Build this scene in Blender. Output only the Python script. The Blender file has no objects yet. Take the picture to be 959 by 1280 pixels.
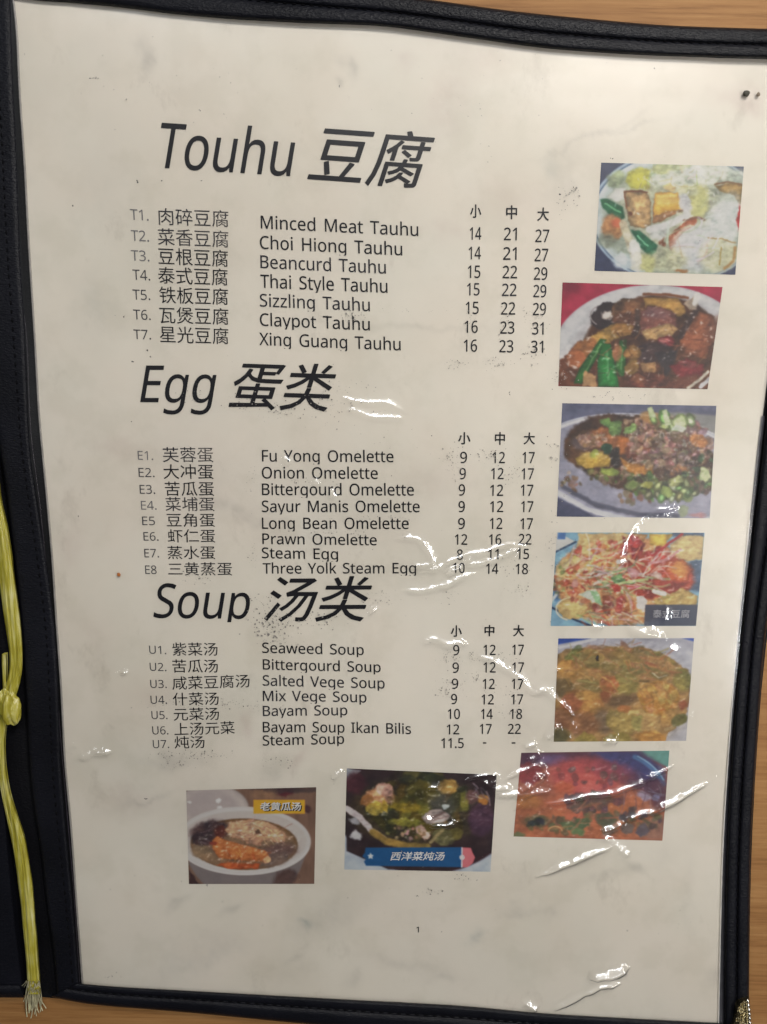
import bpy, math, random
import numpy as np

S = bpy.context.scene
COL = S.collection
random.seed(7)

# ------------------------------------------------------------------ camera
F_PX = 967.0                                     # focal length in pixels of the 959 x 1280 photograph
W_PX, H_PX = 959.0, 1280.0
RV = np.array([0.16764969, -0.00524547, -0.02101177])
TV = np.array([0.00583948, -0.01841509, -0.23349971])
_t = np.linalg.norm(RV); _k = RV / _t
_K = np.array([[0, -_k[2], _k[1]], [_k[2], 0, -_k[0]], [-_k[1], _k[0], 0]])
RM = np.eye(3) + math.sin(_t) * _K + (1 - math.cos(_t)) * _K @ _K
CAM = -RM.T @ TV
cd = bpy.data.cameras.new('camera')
cd.sensor_fit = 'VERTICAL'; cd.sensor_height = 36.0; cd.lens = F_PX / H_PX * 36.0
cd.clip_start = 0.005; cd.clip_end = 50
cam = bpy.data.objects.new('camera', cd); COL.objects.link(cam)
from mathutils import Matrix
M = np.eye(4); M[:3, :3] = RM.T; M[:3, 3] = CAM
cam.matrix_world = Matrix(M.tolist())
S.camera = cam

# ------------------------------------------------------------------ world, lamps, exposure
wd = bpy.data.worlds.new('World'); S.world = wd; wd.use_nodes = True
bg = wd.node_tree.nodes['Background']
bg.inputs[0].default_value = (0.93, 0.96, 1.0, 1); bg.inputs[1].default_value = 0.012
def lamp(name, loc, aim, sx, sy, power, color):
    l = bpy.data.lights.new(name, 'AREA'); l.shape = 'RECTANGLE'; l.size = sx; l.size_y = sy
    l.energy = power; l.color = color
    o = bpy.data.objects.new(name, l); COL.objects.link(o); o.location = loc
    d = np.array(aim, float) - np.array(loc, float)
    from mathutils import Vector
    if sx == sy: o.rotation_euler = Vector(d).to_track_quat('-Z', 'Y').to_euler()
    elif sx > sy: o.rotation_euler = (math.atan2(d[1], -d[2]), 0, 0)
    else: o.rotation_euler = (0, -math.atan2(d[0], -d[2]), 0)
    return o
# added unseen area lights: near ones grade the page, strips make creases glint
lamp('added_page_light', (0.20, 0.42, 0.45), (0.05, 0.06, 0), 0.10, 0.10, 2.2, (1.0, 0.95, 0.875))  # unseen near light, added to brighten the page towards the top right
side = lamp('added_page_light', (0.40, 0.0, 0.45), (0.12, -0.02, 0), 0.10, 0.10, 0.135, (1.0, 0.95, 0.875))  # unseen fill, added to raise the right side of the page
side.data.spread = math.radians(70)
GLINT_STRIPS = [((0.05, 0.94, 1.40), 1.5, 0.036, 9.5), ((1.0, -0.15, 1.40), 0.036, 1.4, 6.2), ((-1.0, 0.1, 1.40), 0.03, 0.8, 1.2)]  # added strips, set outside the flat sleeve's mirror view so only creases catch them
for p_, sx_, sy_, w_ in GLINT_STRIPS:
    lamp('added_glint_strip', p_, (p_[0] * 0.8, p_[1] * 0.8, 0), sx_, sy_, w_, (0.96, 0.98, 1.0))
LAMP_POINTS = [np.array([0.20, 0.42, 0.45])]
for p_, sx_, sy_, w_ in GLINT_STRIPS:
    for q_ in np.linspace(-0.5, 0.5, 25): LAMP_POINTS.append(np.array(p_) + np.array([sx_ * q_ if sx_ > sy_ else 0, sy_ * q_ if sy_ > sx_ else 0, 0]))
LAMP_POINTS = np.array(LAMP_POINTS)
S.view_settings.view_transform = 'Standard'; S.view_settings.look = 'None'
S.view_settings.exposure = 0; S.view_settings.gamma = 1; S.view_settings.use_curve_mapping = False
S.cycles.max_bounces = 8; S.cycles.transparent_max_bounces = 16
try: S.cycles.use_denoising = True
except Exception: pass

# ------------------------------------------------------------------ geometry helpers
def U(px, py, z):
    """point of the world seen at a pixel of the photograph, on the level z"""
    px = np.asarray(px, float); py = np.asarray(py, float)
    d = np.stack([(px - W_PX / 2) / F_PX, -(py - H_PX / 2) / F_PX, -np.ones_like(px)], -1) @ RM
    t = (z - CAM[2]) / d[..., 2]
    return CAM + d * t[..., None]
def relief(x, y):
    w = np.clip(1 - (np.abs(x) / 0.108) ** 6, 0, 1) * np.clip(1 - (np.abs(y) / 0.152) ** 6, 0, 1)
    return 0.0036 + w * (relief_raw(x, y) - 0.0036)
def relief_raw(x, y):
    """gentle waves of the paper, metres"""
    return 0.0036 + 0.0007 * np.sin(x * 38 + y * 14 + 0.6) * np.sin(y * 27 - 0.4) + 0.0005 * np.sin(y * 61 + x * 20) \
        + 0.0012 * np.exp(-((y + 0.035) / 0.035) ** 2) * np.exp(-((x - 0.02) / 0.09) ** 2)
def UP(px, py, lift=0.0):
    """the same on the paper's surface, raised by lift"""
    z = np.full(np.shape(px), 0.004, float)
    for _ in range(4):
        p = U(px, py, z); z = relief(p[..., 0], p[..., 1]) + lift
    return U(px, py, z)
def mesh_obj(name, verts, faces, mat, parent=None, smooth=True):
    me = bpy.data.meshes.new(name)
    verts = np.asarray(verts, float).reshape(-1, 3)
    if isinstance(faces, np.ndarray):
        n = len(faces); k = faces.shape[1]
        me.vertices.add(len(verts)); me.vertices.foreach_set('co', verts.ravel().astype(np.float32))
        me.loops.add(n * k); me.loops.foreach_set('vertex_index', faces.ravel().astype(np.int32))
        me.polygons.add(n); me.polygons.foreach_set('loop_start', np.arange(0, n * k, k, dtype=np.int32))
        me.polygons.foreach_set('loop_total', np.full(n, k, np.int32))
        me.update(calc_edges=True)
    else:
        me.from_pydata([tuple(v) for v in verts], [], faces)
    me.validate()
    if smooth: me.polygons.foreach_set('use_smooth', np.ones(len(me.polygons), bool))
    if mat: me.materials.append(mat)
    o = bpy.data.objects.new(name, me); COL.objects.link(o)
    if parent: o.parent = parent
    return o
def grid_faces(nu, nv):
    i = np.arange(nu * nv).reshape(nv, nu)
    return np.stack([i[:-1, :-1], i[1:, :-1], i[1:, 1:], i[:-1, 1:]], -1).reshape(-1, 4)
def resample(P, n, smooth=True):
    P = np.asarray(P, float)
    s = np.r_[0, np.cumsum(np.linalg.norm(np.diff(P, axis=0), axis=1))]
    t = np.linspace(0, s[-1], n)
    Q = np.stack([np.interp(t, s, P[:, i]) for i in range(P.shape[1])], 1)
    if smooth:
        k = max(1, n // (len(P) * 3))
        for _ in range(2):
            pad = np.r_[np.repeat(Q[:1], k, 0), Q, np.repeat(Q[-1:], k, 0)]
            pad[:k] = 2 * Q[0] - Q[1:k + 1][::-1]; pad[-k:] = 2 * Q[-1] - Q[-k - 1:-1][::-1]
            ker = np.ones(2 * k + 1) / (2 * k + 1)
            Q = np.stack([np.convolve(pad[:, i], ker, 'valid') for i in range(Q.shape[1])], 1)
    return Q
def coons(L, R, T, B, nu, nv):
    """grid of pixels between left, right, top and bottom edges"""
    L, R = resample(L, nv), resample(R, nv); T, B = resample(T, nu), resample(B, nu)
    u = np.linspace(0, 1, nu)[None, :, None]; v = np.linspace(0, 1, nv)[:, None, None]
    c = (1 - v) * T[None] + v * B[None] + (1 - u) * L[:, None] + u * R[:, None]
    d = (1 - u) * (1 - v) * (T[0] + L[0]) / 2 + u * (1 - v) * (T[-1] + R[0]) / 2 + (1 - u) * v * (B[0] + L[-1]) / 2 + u * v * (B[-1] + R[-1]) / 2
    return c - d
def root(name, label, cat, loc):
    o = bpy.data.objects.new(name, None); COL.objects.link(o); o.location = loc
    o.empty_display_size = 0.01; o['label'] = label; o['category'] = cat
    return o
def adopt(parent):
    """children were built in world coordinates: keep them there"""
    inv = Matrix.Translation(parent.location).inverted()
    for c in parent.children: c.matrix_parent_inverse = inv

# ------------------------------------------------------------------ noise in numpy
def vnoise(x, y, seed=0):
    xi = np.floor(x).astype(np.int64); yi = np.floor(y).astype(np.int64)
    fx = x - xi; fy = y - yi; fx = fx * fx * (3 - 2 * fx); fy = fy * fy * (3 - 2 * fy)
    def h(a, b):
        n = (a * 374761393 + b * 668265263 + seed * 1442695041) & 0x7fffffff
        n = ((n ^ (n >> 13)) * 1274126177) & 0x7fffffff
        n = ((n ^ (n >> 15)) * 668265263) & 0x7fffffff
        return ((n ^ (n >> 16)) & 0xffff) / 65535.0
    return (h(xi, yi) * (1 - fx) + h(xi + 1, yi) * fx) * (1 - fy) + (h(xi, yi + 1) * (1 - fx) + h(xi + 1, yi + 1) * fx) * fy
def fbm(x, y, seed=0, o=4):
    s = 0; a = 0.5; t = 0
    for i in range(o):
        s = s + a * vnoise(x, y, seed + i * 17); t += a; a *= 0.55; x = x * 2.03 + 11; y = y * 2.03 + 7
    return s / t

# ------------------------------------------------------------------ materials
def mat(name):
    m = bpy.data.materials.new(name); m.use_nodes = True
    nt = m.node_tree; b = nt.nodes['Principled BSDF']
    return m, nt, b
def N(nt, t, **k):
    n = nt.nodes.new(t)
    for a, v in k.items(): setattr(n, a, v)
    return n
def ramp(nt, stops):
    r = N(nt, 'ShaderNodeValToRGB'); e = r.color_ramp.elements
    while len(e) < len(stops): e.new(0.5)
    for i, (p, c) in enumerate(stops): e[i].position = p; e[i].color = (*c, 1)
    return r
def tex_noise(nt, scale, detail=4, rough=0.55, vec=None, coord='Object', stretch=None, rotz=0.0):
    tc = N(nt, 'ShaderNodeTexCoord'); mp = N(nt, 'ShaderNodeMapping')
    nt.links.new(tc.outputs[coord], mp.inputs[0])
    mp.inputs['Rotation'].default_value = (0, 0, rotz)
    mp.inputs['Scale'].default_value = stretch or (1, 1, 1)
    n = N(nt, 'ShaderNodeTexNoise'); n.inputs['Scale'].default_value = scale
    n.inputs['Detail'].default_value = detail; n.inputs['Roughness'].default_value = rough
    nt.links.new(mp.outputs[0], n.inputs['Vector'])
    return n
def bump(nt, src, b, strength, dist):
    bp = N(nt, 'ShaderNodeBump'); bp.inputs['Strength'].default_value = strength; bp.inputs['Distance'].default_value = dist
    nt.links.new(src, bp.inputs['Height']); nt.links.new(bp.outputs[0], b.inputs['Normal'])
    return bp

def m_wood():
    m, nt, b = mat('wood')
    n1 = tex_noise(nt, 14, 6, 0.6, stretch=(1.0, 9.0, 1), rotz=0.05)
    n2 = tex_noise(nt, 60, 5, 0.65, stretch=(0.5, 14.0, 1), rotz=0.05)
    mx = N(nt, 'ShaderNodeMix', data_type='FLOAT'); mx.inputs[0].default_value = 0.5
    nt.links.new(n1.outputs[0], mx.inputs[2]); nt.links.new(n2.outputs[0], mx.inputs[3])
    r = ramp(nt, [(0.30, (0.215, 0.098, 0.032)), (0.47, (0.335, 0.168, 0.060)), (0.62, (0.415, 0.225, 0.088))])
    nt.links.new(mx.outputs[0], r.inputs[0]); nt.links.new(r.outputs[0], b.inputs['Base Color'])
    b.inputs['Roughness'].default_value = 0.6; b.inputs['Specular IOR Level'].default_value = 0.25
    bump(nt, n2.outputs[0], b, 0.15, 0.0004)
    n3 = tex_noise(nt, 190, 4, 0.7, stretch=(0.22, 5.0, 1), rotz=0.09); n4 = tex_noise(nt, 7, 3, 0.5)
    r3 = ramp(nt, [(0.36, (0.62, 0.56, 0.50)), (0.47, (1, 1, 1))]); nt.links.new(n3.outputs[0], r3.inputs[0])
    r4 = ramp(nt, [(0.35, (0.86, 0.82, 0.78)), (0.65, (1.0, 1.0, 1.0))]); nt.links.new(n4.outputs[0], r4.inputs[0])
    a = N(nt, 'ShaderNodeMix', data_type='RGBA', blend_type='MULTIPLY'); a.inputs[0].default_value = 0.5
    nt.links.new(r.outputs[0], a.inputs[6]); nt.links.new(r3.outputs[0], a.inputs[7])
    c = N(nt, 'ShaderNodeMix', data_type='RGBA', blend_type='MULTIPLY'); c.inputs[0].default_value = 1.0
    nt.links.new(a.outputs[2], c.inputs[6]); nt.links.new(r4.outputs[0], c.inputs[7]); nt.links.new(c.outputs[2], b.inputs['Base Color'])
    return m
def m_leather(name='leather', col=(0.005, 0.0053, 0.0082), rough=0.42):
    m, nt, b = mat(name)
    n = tex_noise(nt, 1000, 3, 0.6, stretch=(0.7, 1.5, 1))
    v = N(nt, 'ShaderNodeTexVoronoi'); v.inputs['Scale'].default_value = 1350
    tc = N(nt, 'ShaderNodeTexCoord'); mp = N(nt, 'ShaderNodeMapping'); mp.inputs['Scale'].default_value = (0.7, 1.7, 1)
    nt.links.new(tc.outputs['Object'], mp.inputs[0])
    wob = N(nt, 'ShaderNodeMix', data_type='RGBA', blend_type='ADD'); wob.inputs[0].default_value = 0.002
    nt.links.new(mp.outputs[0], wob.inputs[6]); nt.links.new(n.outputs[1], wob.inputs[7])
    nt.links.new(wob.outputs[2], v.inputs['Vector'])
    ad = N(nt, 'ShaderNodeMath', operation='ADD'); nt.links.new(n.outputs[0], ad.inputs[0]); nt.links.new(v.outputs['Distance'], ad.inputs[1])
    bump(nt, ad.outputs[0], b, 0.55, 0.00022)
    dn = tex_noise(nt, 45, 4, 0.6)
    r = ramp(nt, [(0.3, tuple(c * 0.8 for c in col)), (0.7, tuple(c * 1.5 for c in col))])
    nt.links.new(dn.outputs[0], r.inputs[0]); nt.links.new(r.outputs[0], b.inputs['Base Color'])
    b.inputs['Roughness'].default_value = rough; b.inputs['Specular IOR Level'].default_value = 0.2
    return m
def m_plain(name, col, rough=0.5, metal=0.0, spec=0.5):
    m, nt, b = mat(name)
    n = tex_noise(nt, 300, 3)
    r = ramp(nt, [(0.3, tuple(c * 0.8 for c in col)), (0.7, tuple(min(1, c * 1.15) for c in col))])
    nt.links.new(n.outputs[0], r.inputs[0]); nt.links.new(r.outputs[0], b.inputs['Base Color'])
    b.inputs['Roughness'].default_value = rough; b.inputs['Metallic'].default_value = metal
    b.inputs['Specular IOR Level'].default_value = spec
    return m
def m_paper():
    m, nt, b = mat('paper')
    n1 = tex_noise(nt, 16, 5, 0.6); n2 = tex_noise(nt, 75, 4, 0.6); n3 = tex_noise(nt, 34, 6, 0.7, stretch=(1.6, 0.9, 1), rotz=0.6)
    r1 = ramp(nt, [(0.30, (0.728, 0.688, 0.600)), (0.52, (0.776, 0.735, 0.655)), (0.75, (0.796, 0.757, 0.682))])
    nt.links.new(n1.outputs[0], r1.inputs[0])
    r2 = ramp(nt, [(0.36, (0.90, 0.90, 0.88)), (0.50, (1, 1, 1))]); nt.links.new(n2.outputs[0], r2.inputs[0])
    r3 = ramp(nt, [(0.30, (0.84, 0.83, 0.82)), (0.40, (1, 1, 1))]); nt.links.new(n3.outputs[0], r3.inputs[0])
    a = N(nt, 'ShaderNodeMix', data_type='RGBA', blend_type='MULTIPLY'); a.inputs[0].default_value = 0.5
    nt.links.new(r1.outputs[0], a.inputs[6]); nt.links.new(r2.outputs[0], a.inputs[7])
    c = N(nt, 'ShaderNodeMix', data_type='RGBA', blend_type='MULTIPLY'); c.inputs[0].default_value = 0.8
    nt.links.new(a.outputs[2], c.inputs[6]); nt.links.new(r3.outputs[0], c.inputs[7])
    st = N(nt, 'ShaderNodeAttribute', attribute_name='stain'); e = N(nt, 'ShaderNodeMix', data_type='RGBA', blend_type='MULTIPLY'); e.inputs[0].default_value = 1.0
    nt.links.new(c.outputs[2], e.inputs[6]); nt.links.new(st.outputs['Color'], e.inputs[7])
    nt.links.new(e.outputs[2], b.inputs['Base Color']); b.inputs['Roughness'].default_value = 0.65
    b.inputs['Specular IOR Level'].default_value = 0.2
    return m
def m_ink(name, col, lost=0.0, scale=260, soft=0.14):
    """printed ink; lost is the share rubbed off in patches"""
    m, nt, b = mat(name)
    b.inputs['Base Color'].default_value = (*col, 1); b.inputs['Roughness'].default_value = 0.6
    b.inputs['Specular IOR Level'].default_value = 0.2
    n = tex_noise(nt, scale, 4, 0.6)
    lo = 0.30 + lost * 0.32
    r = ramp(nt, [(max(0.0, lo - soft), (1 - min(1, lost * 1.3),) * 3), (lo + soft, (1, 1, 1))])
    nt.links.new(n.outputs[0], r.inputs[0]); nt.links.new(r.outputs[0], b.inputs['Alpha'])
    return m
def m_film():
    m = bpy.data.materials.new('clear_plastic'); m.use_nodes = True; nt = m.node_tree
    nt.nodes.remove(nt.nodes['Principled BSDF']); out = nt.nodes['Material Output']
    tr = N(nt, 'ShaderNodeBsdfTransparent'); tr.inputs[0].default_value = (0.985, 0.975, 0.965, 1)
    g1 = N(nt, 'ShaderNodeBsdfGlossy'); g1.inputs['Roughness'].default_value = 0.10
    g2 = N(nt, 'ShaderNodeBsdfGlossy'); g2.inputs['Roughness'].default_value = 0.33
    n = tex_noise(nt, 700, 2, 0.5); n2 = tex_noise(nt, 150, 3, 0.5)
    ad = N(nt, 'ShaderNodeMath', operation='MULTIPLY_ADD'); ad.inputs[1].default_value = 0.25
    nt.links.new(n.outputs[0], ad.inputs[0]); nt.links.new(n2.outputs[0], ad.inputs[2])
    bp = N(nt, 'ShaderNodeBump'); bp.inputs['Strength'].default_value = 0.25; bp.inputs['Distance'].default_value = 0.00006
    nt.links.new(ad.outputs[0], bp.inputs['Height'])
    gm = N(nt, 'ShaderNodeMixShader'); gm.inputs[0].default_value = 0.30
    for g in (g1, g2): nt.links.new(bp.outputs[0], g.inputs['Normal'])
    nt.links.new(g1.outputs[0], gm.inputs[1]); nt.links.new(g2.outputs[0], gm.inputs[2])
    fr = N(nt, 'ShaderNodeFresnel'); ge = N(nt, 'ShaderNodeNewGeometry')       # a thin sheet reflects the same from both sides
    io = N(nt, 'ShaderNodeMix', data_type='FLOAT'); io.inputs[2].default_value = 1.55; io.inputs[3].default_value = 1 / 1.55
    nt.links.new(ge.outputs['Backfacing'], io.inputs[0]); nt.links.new(io.outputs[0], fr.inputs['IOR'])
    mx = N(nt, 'ShaderNodeMixShader')
    two = N(nt, 'ShaderNodeMath', operation='MULTIPLY'); two.inputs[1].default_value = 3.0; two.use_clamp = True   # the faces of the film
    nt.links.new(fr.outputs[0], two.inputs[0])
    nt.links.new(two.outputs[0], mx.inputs[0]); nt.links.new(tr.outputs[0], mx.inputs[1]); nt.links.new(gm.outputs[0], mx.inputs[2])
    nt.links.new(mx.outputs[0], out.inputs['Surface'])
    return m
def m_print():
    m, nt, b = mat('photo_print')
    a = N(nt, 'ShaderNodeAttribute', attribute_name='print'); nt.links.new(a.outputs['Color'], b.inputs['Base Color'])
    b.inputs['Roughness'].default_value = 0.5; b.inputs['Specular IOR Level'].default_value = 0.25
    return m
def m_raffia():
    m, nt, b = mat('raffia')
    n = tex_noise(nt, 260, 4, 0.6, stretch=(3.2, 0.16, 1), rotz=-0.12); n2 = tex_noise(nt, 90, 3)
    mx = N(nt, 'ShaderNodeMix', data_type='FLOAT'); mx.inputs[0].default_value = 0.35
    nt.links.new(n.outputs[0], mx.inputs[2]); nt.links.new(n2.outputs[0], mx.inputs[3])
    r = ramp(nt, [(0.30, (0.20, 0.17, 0.012)), (0.48, (0.42, 0.37, 0.05)), (0.60, (0.57, 0.53, 0.19)), (0.74, (0.78, 0.75, 0.48))])
    nt.links.new(mx.outputs[0], r.inputs[0]); nt.links.new(r.outputs[0], b.inputs['Base Color'])
    b.inputs['Roughness'].default_value = 0.24
    b.inputs['Subsurface Weight'].default_value = 0.35; b.inputs['Subsurface Radius'].default_value = (0.9, 0.8, 0.3); b.inputs['Subsurface Scale'].default_value = 0.0015
    bump(nt, n.outputs[0], b, 0.8, 0.0006)
    return m
WOOD = m_wood(); LEATHER = m_leather(); LEATHER2 = m_leather('spine_leather', (0.003, 0.003, 0.0045), 0.55)
PAPER = m_paper(); FILM = m_film(); PRINT = m_print(); RAFFIA = m_raffia()
INK = m_ink('black_ink', (0.011, 0.011, 0.015), 0.10, 300)
INK_HEAD = m_ink('heading_ink', (0.008, 0.008, 0.012), 0.12, 130, 0.10)
INK_RUB = m_ink('rubbed_ink', (0.03, 0.03, 0.04), 0.34, 120, 0.2)
INK_GREY = m_ink('grey_ink', (0.075, 0.075, 0.085), 0.15, 300)
INK_PALE = m_ink('pale_ink', (0.17, 0.17, 0.185), 0.25, 200)
THREAD = m_plain('thread', (0.003, 0.003, 0.004), 0.9, 0, 0.1)
SEAM = m_plain('seam_plastic', (0.20, 0.195, 0.20), 0.25)
BRASS = m_plain('brass', (0.42, 0.36, 0.22), 0.34, 1.0)
STEEL = m_plain('bright_metal', (0.72, 0.70, 0.66), 0.25, 1.0)
FIBRE = m_plain('pale_fibre', (0.72, 0.68, 0.45), 0.4)

# ------------------------------------------------------------------ the table
def build_table():
    n = 60
    gx, gy = np.meshgrid(np.linspace(-1.2, 1.2, n), np.linspace(-0.9, 0.9, n))
    v = np.stack([gx, gy, np.zeros_like(gx)], -1).reshape(-1, 3)
    top = mesh_obj('table', np.r_[v, v + [0, 0, -0.03]],
                   np.r_[grid_faces(n, n), grid_faces(n, n)[:, ::-1] + n * n], WOOD, smooth=False)
    top['kind'] = 'structure'
    return top
build_table()

# ------------------------------------------------------------------ edges traced from the photograph (pixels)
PAGE_L = [(16, -14), (22, 25), (26, 120), (32, 200), (37, 300), (46, 440), (50, 520), (58, 600), (67, 700), (72, 780), (78, 860), (82, 950), (90, 1030), (97, 1130), (105, 1236)]
PAGE_R = [(1003, 68), (985, 250), (966, 420), (953, 520), (938, 650), (922, 800), (912, 930), (904, 1060), (901, 1180), (899, 1282)]
PAGE_T = [(16, -14), (100, -4), (200, 8), (300, 17), (400, 22), (480, 25), (590, 40), (680, 53), (780, 59), (880, 63), (1003, 68)]
PAGE_B = [(105, 1236), (250, 1244), (480, 1258), (580, 1263), (680, 1272), (800, 1278), (899, 1282)]
OUT_T = [(-60, -140), (150, -60), (300, -30), (450, -10), (545, 0), (630, 13), (720, 22), (830, 32), (959, 36), (1060, 38)]
IN_T = [(-60, -20), (27, -1), (80, 2), (150, 8), (225, 18), (300, 24), (400, 29), (480, 31), (590, 47), (680, 60), (780, 67), (880, 71), (959, 73), (1060, 76)]
OUT_R = [(1060, 38), (1040, 250), (1005, 520), (981, 660), (957, 780), (946, 930), (938, 1060), (937, 1180), (936, 1296)]
IN_R = [(1006, 76), (990, 250), (970, 420), (957, 530), (944, 650), (928, 780), (918, 900), (911, 1000), (908, 1080), (906, 1180), (906, 1296)]
OUT_B = [(64, 1246), (72, 1251), (100, 1255), (240, 1266), (350, 1277), (480, 1289), (680, 1303), (936, 1318)]
IN_B = [(98, 1229), (105, 1231), (250, 1239), (480, 1252), (580, 1257), (680, 1267), (790, 1273), (906, 1279)]
OUT_L = [(-60, -40), (-52, 120), (-42, 250), (-28, 400), (-8, 520), (6, 600), (18, 700), (27, 780), (32, 860), (35, 940), (40, 1000), (51, 1060), (58, 1130), (67, 1190), (72, 1247)]
IN_L = [(14, -30), (18, 100), (22, 180), (27, 330), (32, 400), (35, 480), (37, 560), (44, 610), (52, 660), (61, 720), (69, 780), (72, 830), (75, 900), (76, 950), (84, 1050), (92, 1130), (100, 1242)]
# ------------------------------------------------------------------ the cover
COVER = root('menu_cover', 'open black leatherette menu cover with stitched hems and a clear plastic sleeve', 'menu cover', (0, 0, 0))
def slab(name, L, R, T, B, z0, z1, m, parent, nu=24, nv=24):
    g = coons(L, R, T, B, nu, nv); p = U(g[..., 0], g[..., 1], np.full(g.shape[:2], z1))
    top = p.reshape(-1, 3); bot = top.copy(); bot[:, 2] = z0; n = nu * nv
    f = [tuple(q) for q in grid_faces(nu, nv)] + [tuple(int(i) + n for i in q[::-1]) for q in grid_faces(nu, nv)]
    i = np.arange(n).reshape(nv, nu)
    ring = list(i[0, :-1]) + list(i[:-1, -1]) + list(i[-1, :0:-1]) + list(i[:0:-1, 0])
    for k in range(len(ring)):
        a, b = int(ring[k]), int(ring[(k + 1) % len(ring)]); f.append((a, b, b + n, a + n))
    return mesh_obj(name, np.r_[top, bot], f, m, parent, smooth=False)
slab('backing_board', OUT_L, OUT_R, OUT_T, OUT_B, 0.0003, 0.0018, LEATHER2, COVER)
def hem(outer, inner, z_top, groove=None, z_in=0.0030, n=260, m=LEATHER, stitch=None, puff=0.00035, seed=0):
    A, B = resample(outer, n), resample(inner, n)
    vs = [0, 0.02, 0.06, 0.14, 0.25, 0.36]
    if groove: vs += [groove - 0.07, groove - 0.025, groove, groove + 0.025, groove + 0.07]
    vs += [0.74, 0.86, 0.94, 0.985, 1.0]
    vs = sorted(set(round(v, 3) for v in vs)); nv = len(vs)
    P = np.zeros((n, nv + 2, 3)); s = np.arange(n)
    for j, v in enumerate(vs):
        px = A * (1 - v) + B * v
        edge = min(1.0, v / 0.10) if v < 0.5 else min(1.0, (1 - v) / 0.09)
        z = z_top - 0.0016 * (1 - math.sqrt(max(0, 1 - (1 - edge) ** 2)))
        if groove:
            z += puff * math.sin(math.pi * (v / groove if v < groove else (v - groove) / (1 - groove))) ** 0.7 if 0 < v < 1 else 0
            if abs(v - groove) < 0.03: z -= 0.0007 * (1 - abs(v - groove) / 0.05)
        zz = z + 0.00022 * (fbm(s / 9.0, np.full(n, v * 4.0), 3 + seed) - 0.5)
        P[:, j + 1] = U(px[:, 0], px[:, 1], zz)
    P[:, 0] = P[:, 1]; P[:, 0, 2] = 0.0002
    P[:, -1] = P[:, -2]; P[:, -1, 2] = z_in
    o = mesh_obj('hem', P.reshape(-1, 3), grid_faces(nv + 2, n), m, COVER)
    if stitch is not None:
        # thread stitches lying in the seam
        L = np.linalg.norm(np.diff(A * (1 - stitch) + B * stitch, axis=0), axis=1).sum()
        k = max(4, int(L / 11)); V = []; Fc = []
        C2 = resample(A * (1 - stitch) + B * stitch, k * 6, False)
        zz = z_top - (0.0002 if groove else -0.0001)
        for i in range(k):
            seg = C2[i * 6:i * 6 + 4]; d = seg[-1] - seg[0]; nn = np.array([-d[1], d[0]]) / (np.linalg.norm(d) + 1e-9)
            for q, w_, dz in ((seg[0], 0.5, -0.0001), (seg[1], 0.9, 0.00012), (seg[2], 0.9, 0.00012), (seg[3], 0.5, -0.0001)):
                for sgn, h in ((-1, 0), (0, 0.00025), (1, 0)):
                    V.append(U(q[0] + nn[0] * w_ * sgn, q[1] + nn[1] * w_ * sgn, zz + dz + h))
            b0 = i * 12
            for r_ in range(3):
                for c_ in range(2): Fc.append((b0 + r_ * 3 + c_, b0 + r_ * 3 + c_ + 1, b0 + r_ * 3 + c_ + 4, b0 + r_ * 3 + c_ + 3))
        mesh_obj('stitching', V, Fc, THREAD, o)
    return o
hem(OUT_T, IN_T, 0.0056, 0.54, stitch=0.54, seed=1)
hem(OUT_R, IN_R, 0.0052, 0.52, stitch=0.52, seed=5)
hem(OUT_B, IN_B, 0.0050, 0.62, stitch=0.62, puff=0.0004, seed=9)
hem(OUT_L, IN_L, 0.0047, None, stitch=0.72, puff=0, seed=13)

# spine between the two leaves and the edge of the left leaf
SP_R = [(-30, -120), (-20, 250), (-4, 420), (12, 560), (26, 700), (36, 800), (44, 900), (48, 1000), (58, 1080), (66, 1160), (76, 1240), (80, 1249)]
SP_L = [(-180, -120), (-150, 250), (-120, 560), (-90, 800), (-70, 1000), (-50, 1160), (-40, 1240), (-40, 1246)]
slab('spine', SP_L, SP_R, [(-180, -120), (-30, -120)], [(-40, 1246), (20, 1243), (80, 1249)], 0.0002, 0.0014, LEATHER2, COVER)
LF_R = [(-60, 300), (-32, 600), (-14, 760), (-4, 880), (4, 1000), (10, 1080), (17, 1150), (25, 1216), (29, 1243)]
LF_L = [(-400, 300), (-400, 1240)]
slab('left_leaf', LF_L, LF_R, [(-400, 300), (-60, 300)], [(-400, 1240), (-100, 1243), (29, 1243)], 0.0016, 0.0042, LEATHER, COVER)
hemB = np.array([(-400, 1228), (-100, 1230), (0, 1230), (20, 1231), (27, 1233)]); 
g = coons([(-400, 1229), (-400, 1246)], [(24, 1232), (31, 1247)], [(-400, 1229), (-100, 1230), (24, 1232)], [(-400, 1246), (0, 1247), (31, 1247)], 30, 8)
zz = 0.0044 + 0.0011 * np.sin(np.linspace(0.05, 0.98, 8) * math.pi)[:, None] ** 0.6 + np.zeros((8, 30))
mesh_obj('leaf_hem', U(g[..., 0], g[..., 1], zz).reshape(-1, 3), grid_faces(30, 8), LEATHER, COVER)

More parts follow.
